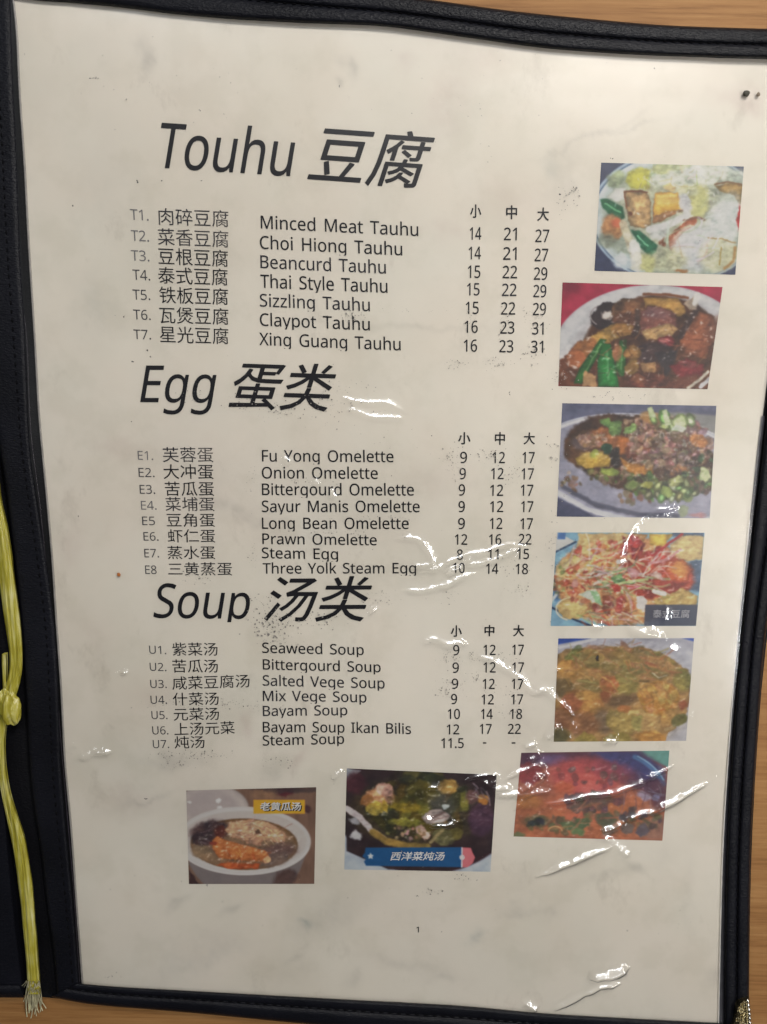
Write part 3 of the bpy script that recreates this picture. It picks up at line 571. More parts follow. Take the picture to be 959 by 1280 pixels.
# one row for each character above, in thousandths of its height: advance, then the points x, y, x, y ... of each outline
OUTLINES = [
[322,[40,229,40,307,282,307,282,229]],
[268,[72,54,74,76,80,94,90,106,103,114,117,119,133,121,149,119,165,114,178,106,188,94,194,76,196,54,194,32,188,15,178,2,165,-7,149,-12,133,-14,117,-12,103,-7,90,2,80,15,74,32]],
[572,[523,358,510,203,500,160,486,122,468,87,448,58,423,34,395,15,362,1,326,-7,285,-10,235,-5,190,10,152,34,121,67,95,110,75,161,61,219,52,285,49,358,52,432,60,498,72,556,91,606,117,648,148,682,187,706,232,720,285,725,335,720,380,706,418,682,450,648,477,606,497,556,511,498,520,432],[137,358,139,296,144,242,151,195,163,155,179,123,199,98,223,80,251,69,285,65,319,68,348,79,372,97,391,122,407,155,419,194,427,242,432,296,434,358,432,419,427,474,419,521,407,560,391,592,372,618,348,636,319,646,285,650,251,646,223,636,199,618,179,592,163,560,151,521,144,474,139,419]],
[572,[355,0,269,0,271,585,273,622,211,567,135,505,89,564,282,714,355,714]],
[572,[520,0,48,0,48,73,235,262,326,358,382,440,393,468,399,498,401,529,397,565,385,595,366,619,340,635,310,646,275,649,242,647,211,641,184,631,103,581,56,640,118,683,190,713,275,724,317,722,356,714,390,701,419,684,444,662,464,636,479,605,488,571,491,534,488,498,481,462,468,429,451,396,429,364,404,333,308,231,159,84,159,80,520,80]],
[572,[493,547,491,517,485,489,475,464,461,442,444,423,423,407,400,394,374,383,345,376,345,372,397,361,440,344,473,318,496,286,510,248,515,203,512,163,502,126,486,92,463,62,433,38,396,17,353,2,300,-7,241,-10,137,-1,45,29,45,111,142,77,242,64,300,68,346,81,380,102,404,130,418,164,423,205,420,233,413,257,399,277,381,294,358,308,331,318,299,325,223,331,154,331,154,406,261,408,294,414,322,423,347,436,367,452,382,471,394,492,401,516,403,541,399,573,387,600,368,622,342,637,310,647,273,650,204,643,146,622,93,590,49,650,76,669,108,687,144,702,183,714,226,722,272,724,340,718,396,702,438,674,469,638,487,595]],
[572,[552,162,448,162,448,0,363,0,363,162,21,162,21,237,357,718,448,718,448,241,552,241],[368,624,364,624,344,583,321,546,107,241,363,241]],
[572,[275,438,322,435,364,427,402,413,435,394,463,370,485,341,502,308,512,271,515,228,511,181,501,139,483,101,458,67,428,40,392,19,349,2,301,-7,248,-10,145,0,63,29,63,112,150,78,249,65,283,67,313,72,341,82,366,95,386,111,403,132,415,157,422,186,425,219,420,262,406,298,382,327,348,347,302,360,246,364,182,359,124,349,80,377,107,714,465,714,465,634,182,634,165,427,211,434]],
[572,[55,305,63,427,93,541,109,575,128,606,151,636,178,661,209,683,245,701,285,713,331,721,382,724,429,722,470,715,470,640,430,649,384,652,340,649,302,642,269,629,241,612,216,591,196,566,181,538,167,507,158,474,143,363,149,363,187,406,243,436,318,447,357,444,394,436,426,421,455,402,479,377,499,348,514,313,522,274,525,230,522,183,513,140,497,102,476,69,450,41,418,19,383,3,342,-7,298,-10,265,-8,233,-1,203,9,175,24,149,43,125,67,105,95,87,128,74,166,63,208,57,254],[297,64,336,68,370,82,399,104,421,136,434,178,438,230,434,272,423,308,403,338,376,360,342,374,300,378,270,376,243,369,218,358,196,344,178,328,164,309,153,289,146,268,144,247,153,182,183,123,230,80,250,71,273,66]],
[572,[136,0,429,634,44,634,44,714,523,714,523,646,233,0]],
[572,[285,724,325,722,362,715,396,705,426,689,451,670,472,647,487,620,496,588,499,553,497,525,491,500,480,478,431,421,363,378,443,331,465,312,484,292,500,269,512,244,520,216,522,185,519,147,509,112,493,82,471,55,444,32,412,14,375,0,333,-7,288,-10,239,-7,196,0,158,13,125,30,98,52,77,79,61,109,52,144,49,182,51,213,58,242,69,267,84,290,103,311,124,329,197,373,133,418,88,477,79,500,74,526,72,554,75,589,84,620,100,646,121,669,146,689,176,704,209,715,246,722],[135,181,139,148,151,120,172,95,201,75,239,64,286,60,331,64,368,75,397,95,419,120,432,149,436,184,434,207,428,227,417,246,366,293,270,337,196,296,150,246,142,227,137,205],[284,653,250,650,219,641,193,626,174,606,162,581,158,550,160,527,166,506,175,488,223,445,289,412,352,445,396,488,405,507,410,527,412,550,408,581,396,606,377,626,351,641,320,650]],
[572,[520,409,512,288,482,173,466,139,447,107,424,79,397,53,366,31,330,14,290,0,243,-7,192,-10,146,-7,102,0,102,75,144,65,190,62,234,64,272,72,306,85,334,102,358,123,378,147,395,175,407,206,417,239,431,350,425,350,387,308,332,278,255,267,216,270,180,278,147,292,119,312,95,336,76,366,62,400,53,439,50,483,53,531,62,574,79,612,100,645,126,673,158,695,194,711,234,721,278,724,311,722,343,715,373,705,401,689,427,670,450,646,470,618,488,585,501,548,512,506,518,460],[278,650,239,646,206,632,176,609,155,577,142,535,137,484,141,441,152,405,170,375,197,354,231,340,274,336,305,338,332,345,357,355,378,370,397,386,412,405,422,425,429,446,431,467,421,532,393,591,345,634,325,643,302,648]],
[650,[301,714,383,709,451,696,503,674,542,642,564,596,572,537,570,510,565,485,557,462,544,442,529,424,511,409,489,396,464,386,436,379,436,374,518,348,540,333,559,315,575,294,586,269,594,238,596,203,593,162,583,125,566,92,543,64,515,42,480,23,441,10,397,2,348,0,97,0,97,714],[319,410,374,413,416,423,445,439,464,462,475,492,479,527,475,562,460,591,438,611,404,625,360,634,305,637,187,637,187,410],[187,335,187,76,331,76,388,80,432,92,463,113,483,140,496,172,500,210,498,234,493,256,483,276,470,293,452,308,429,319,400,328,365,333]],
[632,[403,645,366,643,332,636,300,625,271,610,245,591,222,568,202,542,186,511,173,478,164,440,158,400,156,357,159,301,168,250,184,204,205,164,232,131,266,104,305,84,351,73,402,69,491,77,573,97,573,19,491,-3,389,-10,320,-5,260,10,207,35,163,69,126,112,98,163,77,222,65,287,61,358,63,411,71,460,83,506,101,549,123,587,149,622,181,652,217,677,257,697,302,712,351,721,404,724,510,713,601,682,565,606,492,633]],
[556,[496,0,97,0,97,714,496,714,496,635,187,635,187,412,478,412,478,334,187,334,187,79,496,79]],
[519,[187,0,97,0,97,714,496,714,496,635,187,635,187,382,477,382,477,303,187,303]],
[728,[407,377,654,377,654,27,537,-1,403,-10,333,-5,271,10,216,35,169,68,131,111,101,162,79,220,65,285,61,357,66,428,81,493,105,551,139,602,181,644,231,679,291,704,357,719,431,724,544,713,644,682,610,604,524,633,426,645,372,641,323,629,280,610,243,583,211,550,187,511,169,465,159,414,155,357,158,303,167,252,183,207,204,166,233,132,269,104,312,84,364,72,424,68,504,73,564,85,564,297,407,297]],
[741,[643,0,553,0,553,333,187,333,187,0,97,0,97,714,187,714,187,412,553,412,553,714,643,714]],
[339,[298,0,40,0,40,52,124,71,124,642,40,662,40,714,298,714,298,662,214,642,214,71,298,52]],
[524,[97,0,97,714,187,714,187,80,499,80,499,0]],
[907,[412,0,177,626,173,626,179,507,180,0,97,0,97,714,230,714,450,129,454,129,678,714,810,714,810,0,721,0,722,508,728,625,724,625,486,0]],
[781,[720,358,718,304,710,254,699,208,683,165,662,125,637,91,606,61,572,36,534,16,490,1,443,-7,391,-10,337,-7,289,2,245,17,206,37,172,62,142,91,117,126,97,165,81,208,70,255,63,305,61,359,65,429,77,493,97,551,125,602,162,645,207,679,260,705,322,720,392,725,459,720,520,705,572,680,617,645,653,603,683,551,703,493,716,429],[156,358,159,301,167,249,181,203,201,163,227,130,258,103,296,83,341,72,391,68,442,72,486,83,523,103,555,130,581,163,600,203,614,249,622,301,625,358,619,441,600,512,569,569,524,612,465,638,392,646,341,642,297,631,258,611,227,585,201,552,181,513,167,467,159,415]],
[605,[286,714,371,708,439,689,490,659,525,617,547,565,554,504,540,419,528,394,512,369,492,347,468,327,438,311,404,296,365,286,319,280,187,278,187,0,97,0,97,714],[278,637,187,637,187,355,302,356,339,361,372,370,399,381,422,396,439,416,451,439,458,468,461,500,456,542,441,577,417,603,382,622,335,633]],
[549,[502,191,499,150,488,114,471,83,447,55,418,32,382,14,342,0,297,-7,247,-10,170,-6,104,5,51,24,51,110,141,81,251,68,285,69,314,74,340,82,362,93,380,106,394,122,404,140,410,161,412,183,410,205,405,225,397,242,385,258,368,272,346,287,164,367,106,411,71,468,60,542,63,578,73,611,89,640,111,665,138,685,169,702,206,714,245,722,288,724,396,713,485,684,457,607,376,634,286,645,258,644,233,639,211,632,193,622,178,610,166,596,158,579,153,561,151,541,153,519,158,499,166,481,178,465,194,451,215,438,414,348,440,329,462,308,479,284,492,257,500,226]],
[556,[323,0,233,0,233,635,10,635,10,714,545,714,545,635,323,635]],
[731,[640,252,637,204,626,160,610,119,586,82,556,50,519,24,474,5,421,-6,362,-10,280,-2,213,22,160,62,121,116,98,180,90,254,90,714,180,714,180,251,185,197,201,152,227,116,263,89,310,73,367,68,408,71,443,79,473,91,497,109,517,131,532,157,542,186,549,217,551,252,551,714,640,714]],
[600,[600,714,345,0,255,0,0,714,94,714,274,200,300,100,327,201,505,714]],
[586,[582,0,480,0,291,310,99,0,4,0,241,372,19,714,119,714,294,434,470,714,565,714,344,374]],
[566,[283,363,469,714,566,714,328,277,328,0,238,0,238,273,0,714,98,714]],
[561,[288,545,348,540,396,526,433,502,459,468,475,422,480,365,480,0,416,0,399,76,395,76,348,27,292,-1,215,-10,184,-8,155,-2,128,7,104,21,84,38,68,60,56,85,48,115,46,149,53,198,74,239,109,272,159,297,223,313,303,320,394,323,391,395,381,426,365,448,343,462,315,471,283,474,203,461,132,433,105,499,188,532],[314,259,254,254,208,243,175,227,154,206,141,180,137,148,140,121,149,99,165,82,185,70,208,63,235,61,278,65,315,78,348,99,373,128,388,167,393,214,393,262]],
[480,[300,-10,254,-7,212,3,173,19,139,42,110,72,86,109,69,153,59,206,55,265,59,327,70,380,88,426,113,464,143,494,178,517,217,533,260,543,306,546,385,538,447,517,420,444,364,461,304,469,270,466,240,459,215,446,194,428,176,406,163,378,153,346,148,308,146,266,148,226,153,189,163,157,176,129,193,107,214,89,239,76,267,68,299,66,376,75,438,97,438,19,378,-2]],
[615,[275,-10,213,-2,160,21,115,60,82,113,62,183,55,267,62,352,82,421,116,476,160,515,214,538,276,546,349,536,403,507,442,467,448,467,442,546,442,760,530,760,530,0,459,0,446,72,442,72,403,30,349,1],[289,63,340,68,380,83,409,109,428,146,439,192,443,266,439,328,428,379,410,419,382,449,341,467,288,473,245,467,209,448,182,417,162,375,150,324,146,265,150,206,162,156,182,116,209,86,245,69]],
[564,[292,546,336,542,375,533,411,516,441,493,466,465,486,432,501,393,510,351,513,251,146,251,152,195,167,149,192,112,226,86,268,70,317,65,408,75,489,102,489,25,408,-1,313,-10,264,-6,219,4,179,21,143,45,112,76,87,113,69,158,59,208,55,264,58,320,68,370,84,415,107,454,134,486,167,512,205,531,247,542],[291,474,252,470,219,456,191,434,170,403,156,366,148,321,421,321,419,350,415,377,407,401,396,422,382,440,364,455,344,465,319,472]],
[615,[275,546,309,544,341,537,371,526,397,510,421,490,443,465,448,465,460,536,530,536,530,-9,527,-57,519,-100,504,-137,484,-168,458,-194,425,-214,386,-229,341,-237,290,-240,184,-231,97,-206,97,-125,186,-156,295,-167,338,-163,374,-149,403,-126,425,-96,438,-60,446,71,442,71,422,46,398,26,373,10,343,-1,311,-8,276,-10,212,-2,158,22,113,63,81,118,62,186,55,267,62,347,81,415,113,471,157,512,211,538],[287,472,258,469,233,461,210,448,191,430,175,406,163,378,153,345,148,308,146,266,150,205,162,155,183,114,210,85,246,68,289,62,359,72,377,81,393,92,407,105,435,163,444,246,442,312,437,352,428,385,415,412,397,435,376,451,351,463,321,470]],
[618,[171,498,168,462,174,462,217,508,275,536,341,545,382,542,418,536,450,524,476,508,498,487,515,461,527,430,535,392,537,349,537,0,450,0,450,343,447,383,437,415,421,440,398,458,368,468,330,472,293,470,262,462,236,450,215,432,199,410,188,383,180,353,175,317,173,0,85,0,85,760,173,760]],
[258,[173,536,173,0,85,0,85,536],[130,737,166,724,174,713,179,699,181,681,179,664,174,650,166,639,130,625,116,626,104,631,93,639,84,650,80,664,78,681,80,699,84,713,93,724,104,731,116,735]],
[534,[170,321,168,276,172,276,236,355,407,536,510,536,293,307,525,0,419,0,233,250,172,197,172,0,85,0,85,760,172,760]],
[258,[173,0,85,0,85,760,173,760]],
[935,[673,546,729,541,774,525,809,500,834,462,849,412,854,349,854,0,767,0,767,345,764,384,755,415,741,440,720,458,692,468,658,472,611,467,574,452,546,427,528,393,517,349,513,296,513,0,426,0,426,345,414,416,405,433,393,447,378,458,360,466,340,470,316,472,283,470,254,462,231,450,212,432,197,410,187,384,179,353,174,318,173,0,85,0,85,536,156,536,169,463,174,463,215,509,270,537,332,546,371,543,406,536,436,524,460,507,481,484,496,456,501,456,521,484,546,507,575,524,606,536,639,543]],
[618,[343,546,402,541,450,525,488,500,515,462,532,412,537,349,537,0,450,0,450,343,447,383,437,415,421,440,398,458,368,468,330,472,277,466,236,450,207,422,188,384,177,336,173,278,173,0,85,0,85,536,156,536,169,463,174,463,218,509,277,537]],
[605,[551,269,549,226,543,187,534,150,520,118,503,89,483,63,460,41,434,23,404,8,373,-2,338,-8,301,-10,267,-8,234,-2,203,8,174,23,148,41,125,63,104,89,87,118,74,150,63,187,57,226,55,269,58,325,68,375,85,419,108,458,137,489,171,514,210,532,255,542,304,546,351,542,394,532,433,514,467,489,496,458,520,419,537,375,547,325],[146,269,148,229,153,192,163,160,176,131,193,107,214,88,239,74,269,66,303,63,337,66,367,74,392,88,413,107,431,131,443,160,453,192,458,229,460,269,458,310,453,346,443,378,430,406,413,429,392,447,366,461,336,469,302,472,252,466,213,448,183,418,163,377,150,328]],
[615,[340,546,402,539,455,515,500,477,533,423,553,354,560,269,557,211,548,160,533,116,512,77,486,46,456,21,420,4,382,-6,339,-10,266,1,211,29,173,68,167,68,173,-20,173,-240,85,-240,85,536,157,536,169,463,173,463,211,505,266,535],[324,472,291,470,261,463,237,452,217,436,201,415,189,390,181,360,175,326,173,269,174,227,179,190,187,157,199,129,214,105,234,87,260,74,290,65,326,63,357,66,384,75,407,90,426,110,441,135,454,164,462,196,467,231,469,270,465,327,453,376,434,417,406,448,369,466]],
[413,[368,544,398,540,387,459,329,466,270,453,220,417,186,360,173,286,173,0,85,0,85,536,157,536,167,438,171,438,212,493,267,532,289,540,311,544]],
[479,[434,148,431,115,422,86,408,61,388,40,364,22,334,8,300,-2,262,-8,220,-10,124,-1,52,24,52,104,129,75,222,61,263,63,295,70,319,83,335,99,346,118,349,140,338,176,298,208,128,284,105,298,86,314,71,332,60,353,53,376,51,404,57,446,76,481,106,509,147,530,196,542,252,546,343,537,423,510,393,440,322,464,246,474,213,472,186,466,164,457,147,443,138,428,135,409,148,372,191,341,360,268,382,254,400,238,415,220,426,199,432,175]],
[361,[264,62,305,65,339,73,339,6,299,-5,249,-10,222,-8,196,-3,171,4,149,17,130,33,114,55,102,82,94,116,92,156,92,468,16,468,16,510,93,545,128,659,180,659,180,536,335,536,335,468,180,468,180,158,183,128,190,104,204,85,221,72,241,64]],
[618,[533,536,533,0,461,0,448,71,444,71,400,25,341,-1,274,-10,233,-8,198,-1,167,11,140,27,118,48,101,74,89,105,82,143,79,185,79,536,168,536,168,191,171,152,181,120,197,95,220,77,250,66,287,63,324,65,355,73,381,85,402,103,418,125,431,151,438,183,443,218,445,536]],
[786,[409,383,394,445,390,445,367,343,258,1,158,1,11,537,102,537,191,192,211,91,215,91,251,235,346,537,442,537,562,136,570,92,574,92,595,190,685,537,775,537,626,1,523,1]],
[529,[212,274,27,536,127,536,265,334,402,536,501,536,316,274,511,0,411,0,265,214,117,0,18,0]],
[510,[1,536,95,536,229,179,245,130,256,85,260,85,306,232,415,536,510,536,279,-74,234,-162,216,-185,196,-204,172,-220,146,-231,117,-238,84,-240,42,-237,11,-232,11,-162,70,-168,124,-157,162,-124,189,-73,217,-2]],
[470,[431,0,39,0,39,58,327,468,56,468,56,536,424,536,424,470,140,68,431,68]],
[1000,[78,788,78,719,917,719,917,788],[243,244,319,42,392,64,312,263],[247,541,734,541,734,355,247,355],[170,612,170,285,815,285,815,612],[676,262,567,25,56,25,56,-44,943,-44,943,25,644,25,759,241]],
[1000,[480,498,613,416,655,456,520,533],[749,678,749,608,461,608,461,551,749,551,749,425,734,410,643,411,663,363,785,371,804,381,814,397,817,423,817,551,938,551,938,608,817,608,817,678],[556,378,546,320,260,320,260,-72,328,-72,328,264,523,264,486,221,430,187,350,163,382,120,454,142,511,170,553,205,754,119,793,159,581,245,590,264,821,264,821,3,803,-12,690,-12,710,-70,856,-60,876,-47,886,-27,889,3,889,320,608,320,617,378],[549,161,512,105,447,60,351,27,387,-19,458,6,515,36,559,73,736,-9,776,30,589,112,611,161],[407,684,355,619,290,561,218,512,260,459,327,509,327,354,393,354,393,571,467,664],[464,830,499,764,123,764,123,460,118,296,94,121,37,-41,98,-85,161,90,188,283,195,460,195,699,948,699,948,764,582,764,535,845]],
[1000,[96,692,96,-80,171,-80,171,619,444,619,399,525,325,448,213,390,258,334,356,383,431,444,483,517,730,346,780,405,511,580,524,619,830,619,830,17,828,3,821,-4,807,-7,661,-5,685,-82,861,-68,887,-51,900,-24,904,15,904,692,540,692,557,837,478,837,462,692],[472,405,434,287,353,181,209,101,254,45,356,95,433,158,487,230,718,44,773,99,518,294,549,405]],
[1000,[774,631,744,527,701,433,646,356,700,322,641,322,641,241,403,241,403,172,641,172,641,-80,713,-80,713,172,959,172,959,241,713,241,713,322,706,322,782,448,891,327,936,378,808,511,841,618],[613,827,652,726,415,726,415,657,939,657,939,726,728,726,680,842],[522,632,492,519,447,418,388,337,443,297,536,454,613,368,659,412,559,513,588,620],[48,787,48,718,174,718,140,571,92,439,29,330,63,250,116,332,116,-34,180,-34,180,46,361,46,361,479,181,479,244,718,384,718,384,787],[180,411,297,411,297,113,180,113]],
[1000,[811,645,608,612,353,590,91,579,108,514,376,525,644,548,871,586],[136,462,225,312,292,341,199,489],[412,489,471,347,542,371,478,510],[807,526,694,332,752,305,883,498],[629,840,629,770,370,770,370,840,294,840,294,770,61,770,61,703,294,703,294,623,370,623,370,703,629,703,629,634,705,634,705,703,942,703,942,770,705,770,705,840],[459,341,459,264,58,264,58,196,391,196,287,117,163,51,34,4,86,-61,220,-3,349,76,459,171,459,-80,537,-80,537,173,645,79,774,1,911,-55,962,11,829,55,705,119,601,196,946,196,946,264,537,264,537,341]],
[1000,[279,110,733,110,733,16,279,16],[279,166,279,255,733,255,733,166],[205,316,205,-80,279,-80,279,-44,733,-44,733,-78,810,-78,810,316],[778,833,598,798,372,773,138,757,157,693,460,714,460,610,57,610,57,542,380,542,279,452,161,376,37,321,87,260,223,330,352,425,460,538,460,343,538,343,538,537,649,431,781,339,916,272,965,332,842,385,723,458,620,542,944,542,944,610,538,610,538,722,835,773]],
[1000,[203,840,203,647,50,647,50,577,196,577,154,436,99,302,35,197,75,124,121,203,165,301,203,411,203,-79,272,-79,272,437,344,296,390,350,272,529,272,577,391,577,391,647,272,647,272,840],[804,546,804,422,504,422,504,546],[804,609,504,609,504,730,804,730],[433,-80,690,0,687,65,504,22,504,356,603,356,671,172,772,27,913,-73,965,-8,887,32,819,86,763,153,935,271,885,324,729,207,668,356,877,356,877,796,430,796,430,44,426,13,415,-6,401,-16]],
[1000,[235,229,344,122,397,165,286,268],[695,276,594,161,540,186,540,363,466,363,466,157,112,34,148,-29,466,93,466,3,449,-14,338,-13,362,-74,503,-64,525,-51,537,-30,540,2,540,114,822,-37,866,20,654,133,755,237],[459,839,442,745,105,745,105,683,426,683,397,604,156,604,156,544,369,544,319,460,51,460,51,397,271,397,205,328,128,265,38,210,95,159,199,229,288,309,363,397,625,397,707,304,809,226,920,169,971,231,874,272,785,329,710,397,948,397,948,460,405,460,450,544,861,544,861,604,476,604,504,683,902,683,902,745,521,745,538,832]],
[1000,[709,791,853,665,905,712,760,833],[565,836,570,653,55,653,55,580,575,580,598,368,635,186,689,44,760,-49,849,-82,911,-62,948,8,967,144,901,186,892,77,878,16,855,-4,764,72,694,278,653,580,947,580,947,653,649,653,645,836],[59,24,83,-50,565,60,559,128,345,82,345,358,532,358,532,431,90,431,90,358,270,358,270,67]],
[1000,[184,838,145,747,92,664,32,596,71,526,173,656,430,656,430,728,213,728,252,818],[59,344,59,275,211,275,211,68,203,32,185,7,164,-8,201,-75,432,58,417,122,283,54,283,275,429,275,429,344,283,344,283,479,404,479,404,547,109,547,109,479,211,479,211,344],[662,835,662,660,561,660,585,789,514,800,494,683,464,576,423,486,485,449,543,591,662,591,657,393,447,393,447,321,647,321,609,197,533,79,407,-24,461,-79,574,15,651,121,699,232,751,105,822,0,914,-76,965,-14,865,65,791,180,742,321,953,321,953,393,731,393,736,591,929,591,929,660,736,660,736,835]],
[1000,[197,840,197,647,58,647,58,577,191,577,150,435,95,301,32,197,71,125,117,206,160,308,197,421,197,-79,267,-79,267,456,339,309,385,366,267,546,267,577,387,577,387,647,267,647,267,840],[879,821,752,785,592,760,428,746,428,502,421,326,387,135,306,-40,368,-82,451,95,490,292,501,476,531,476,565,355,609,244,664,144,596,77,521,22,440,-19,486,-80,566,-36,641,18,708,82,769,16,837,-39,915,-82,967,-18,888,22,817,76,756,141,822,251,875,381,911,533,864,547,851,544,501,544,501,685,655,700,804,725,929,761],[827,476,797,375,758,285,710,204,665,288,628,378,598,476]],
[1000,[366,359,546,159,610,203,425,398],[149,-79,604,-2,607,67,263,20,344,478,662,478,662,49,671,-21,701,-56,758,-65,857,-65,915,-46,945,22,957,156,888,189,883,74,873,21,851,7,770,7,750,10,740,22,738,49,738,549,355,549,381,702,925,702,925,775,69,775,69,702,299,702,186,65,169,34,145,17,116,8]],
[1000,[266,281,232,223,187,165,135,116,193,76,246,130,290,191,325,253],[782,285,656,119,710,88,847,250],[450,756,782,756,782,672,450,672],[665,450,903,306,946,353,707,492],[468,315,441,222,396,142,320,74,205,21,40,-17,76,-80,283,-23,418,59,499,166,598,50,737,-29,917,-75,961,-8,764,35,620,118,530,245,547,315],[296,549,296,493,513,493,442,439,360,391,276,351,326,303,414,351,501,408,580,472,580,301,651,301,651,493,945,493,945,549,651,549,651,620,856,620,856,808,379,808,379,620,580,620,580,549],[244,841,192,747,120,655,36,578,77,523,170,609,170,294,242,294,242,700,312,819]],
[1000,[242,594,758,594,758,504,242,504],[242,739,758,739,758,651,242,651],[169,799,169,444,835,444,835,799],[233,443,184,356,121,277,50,212,113,165,217,277,462,277,462,182,182,182,182,121,462,121,462,12,65,12,65,-54,937,-54,937,12,540,12,540,121,832,121,832,182,540,182,540,277,874,277,874,341,540,341,540,422,462,422,462,341,262,341,307,422]],
[1000,[138,766,188,681,229,593,256,516,329,544,300,621,256,708,206,791],[795,802,669,544,733,519,873,774],[459,840,459,458,55,458,55,387,322,387,309,279,281,184,232,102,152,35,34,-16,81,-80,209,-21,297,57,353,151,385,262,401,387,587,387,587,32,597,-35,631,-68,701,-78,846,-78,911,-61,945,2,960,129,890,161,884,53,870,4,840,-7,709,-7,680,-4,666,7,662,32,662,387,948,387,948,458,535,458,535,840]],
[1000,[254,704,203,593,128,502,35,435,71,362,146,417,212,484,268,562,359,483,485,447,651,438,933,438,959,506,651,505,537,508,537,595,775,595,775,650,537,650,537,731,828,731,780,630,845,613,925,782,871,797,858,794,102,794,102,731,462,731,462,518,395,538,339,569,296,617,324,687],[225,293,464,293,464,193,225,193],[538,293,775,293,775,193,538,193],[67,23,72,-50,818,-19,905,-92,955,-44,718,134,850,134,850,351,538,351,538,417,464,417,464,351,154,351,154,134,464,134,464,31],[665,95,744,39,538,33,538,134,710,134]],
[1000,[746,822,645,680,706,657,824,797],[181,789,287,650,354,683,244,818],[460,839,460,645,72,645,72,576,400,576,303,498,184,434,53,391,101,329,235,381,358,456,460,547,460,379,535,379,535,529,892,332,929,394,582,576,933,576,933,645,535,645,535,839],[463,357,443,249,67,249,67,179,416,179,347,96,228,33,46,-11,85,-80,291,-23,423,61,498,172,596,51,735,-32,916,-80,963,-10,797,25,667,88,574,179,936,179,936,249,523,249,542,357]],
[1000,[464,826,464,24,461,8,452,0,436,-3,270,-2,301,-80,494,-66,523,-49,540,-21,545,24,545,826],[705,571,788,417,854,259,895,121,976,154,933,292,862,447,777,598],[202,591,167,448,110,302,32,178,103,138,184,269,244,422,286,577]],
[1000,[458,840,458,661,96,661,96,186,171,186,171,248,458,248,458,-79,537,-79,537,248,825,248,825,191,902,191,902,661,537,661,537,840],[171,322,171,588,458,588,458,322],[825,322,537,322,537,588,825,588]],
[1000,[461,839,446,553,62,553,62,476,433,476,401,362,351,252,277,149,176,59,43,-16,100,-78,230,-2,333,90,409,193,464,304,501,419,597,209,729,41,902,-78,958,-8,785,104,653,271,563,476,942,476,942,553,526,553,542,839]],
[1000,[458,619,458,508,134,508,134,438,458,438,458,383,454,312,64,312,64,241,435,241,373,145,248,56,39,-22,86,-84,300,-1,434,96,505,202,605,70,744,-25,920,-84,969,-13,792,37,656,122,561,241,942,241,942,312,532,312,536,383,536,438,871,438,871,508,536,508,536,619],[639,840,639,752,360,752,360,840,283,840,283,752,58,752,58,680,283,680,283,577,360,577,360,680,639,680,639,577,716,577,716,680,943,680,943,752,716,752,716,840]],
[1000,[327,512,269,458,197,408,119,368,170,317,250,365,328,424,393,490],[608,475,827,321,883,365,663,514],[492,473,372,348,214,245,38,168,85,108,227,171,227,-80,299,-80,299,-46,708,-46,708,-80,782,-80,782,174,914,117,963,182,807,242,664,318,537,418,556,444],[299,17,299,165,708,165,708,17],[323,227,493,368,681,227],[432,672,468,600,92,600,92,431,162,431,162,539,841,539,841,431,914,431,914,600,552,600,506,688],[62,777,62,712,284,712,284,639,357,639,357,712,636,712,636,639,710,639,710,712,941,712,941,777,710,777,710,840,636,840,636,777,357,777,357,840,284,840,284,777]],
[1000,[53,730,222,567,279,624,106,780],[37,64,106,17,282,343,222,388],[590,578,590,337,411,337,411,578],[665,578,855,578,855,337,665,337],[590,839,590,653,337,653,337,199,411,199,411,262,590,262,590,-80,665,-80,665,262,855,262,855,203,931,203,931,653,665,653,665,839]],
[1000,[177,285,177,-79,251,-79,251,-32,759,-32,759,-77,836,-77,836,285,536,285,536,421,938,421,938,491,536,491,536,600,459,600,459,491,63,491,63,421,459,421,459,285],[251,38,251,216,759,216,759,38],[638,840,638,748,358,748,358,840,284,840,284,748,65,748,65,678,284,678,284,568,358,568,358,678,638,678,638,568,712,568,712,678,935,678,935,748,712,748,712,840]],
[1000,[362,-34,647,41,683,-65,748,-41,621,271,561,252,625,100,427,59,489,226,513,394,517,551,517,711,707,738,737,400,800,121,912,-82,968,-20,863,167,805,433,776,750,860,767,797,827,621,792,402,763,176,740,176,543,168,358,129,156,37,-32,97,-80,196,122,241,343,251,543,251,683,444,702,444,554,439,379,405,200,314,31]],
[1000,[742,801,884,702,928,750,785,842],[620,840,620,695,352,695,352,625,620,625,620,527,399,527,399,-79,471,-79,471,133,620,133,620,-75,694,-75,694,133,852,133,852,7,837,-9,744,-9,767,-79,892,-66,912,-50,922,-27,925,5,925,527,694,527,694,625,962,625,962,695,694,695,694,840],[852,461,852,362,694,362,694,461],[620,461,620,362,471,362,471,461],[471,300,620,300,620,197,471,197],[852,300,852,197,694,197,694,300],[34,159,60,84,374,230,357,300,241,248,241,525,347,525,347,596,241,596,241,828,170,828,170,596,52,596,52,525,170,525,170,217]],
[1000,[266,540,486,540,486,414,266,414],[263,608,346,710,628,710,547,608],[799,540,799,414,562,414,562,540],[337,843,272,737,178,628,56,529,112,474,190,537,190,358,183,226,147,89,66,-34,123,-88,181,-16,221,65,246,151,486,151,486,-58,562,-58,562,151,799,151,799,18,797,6,790,0,776,-3,636,-2,663,-77,833,-63,858,-47,871,-21,875,17,875,608,635,608,736,742,685,778,673,774,389,774,420,827],[266,348,486,348,486,218,258,218],[799,348,799,218,562,218,562,348]],
[1000,[411,771,411,698,619,698,619,-79,693,-79,693,456,891,289,942,345,693,541,693,698,956,698,956,771],[333,218,373,102,287,89,287,294,428,294,428,653,287,653,287,832,218,832,218,653,80,653,80,241,143,241,143,294,219,294,219,78,32,51,44,-21,391,37,405,-32,468,-13,393,236],[143,591,223,591,223,356,143,356],[282,591,365,591,365,356,282,356]],
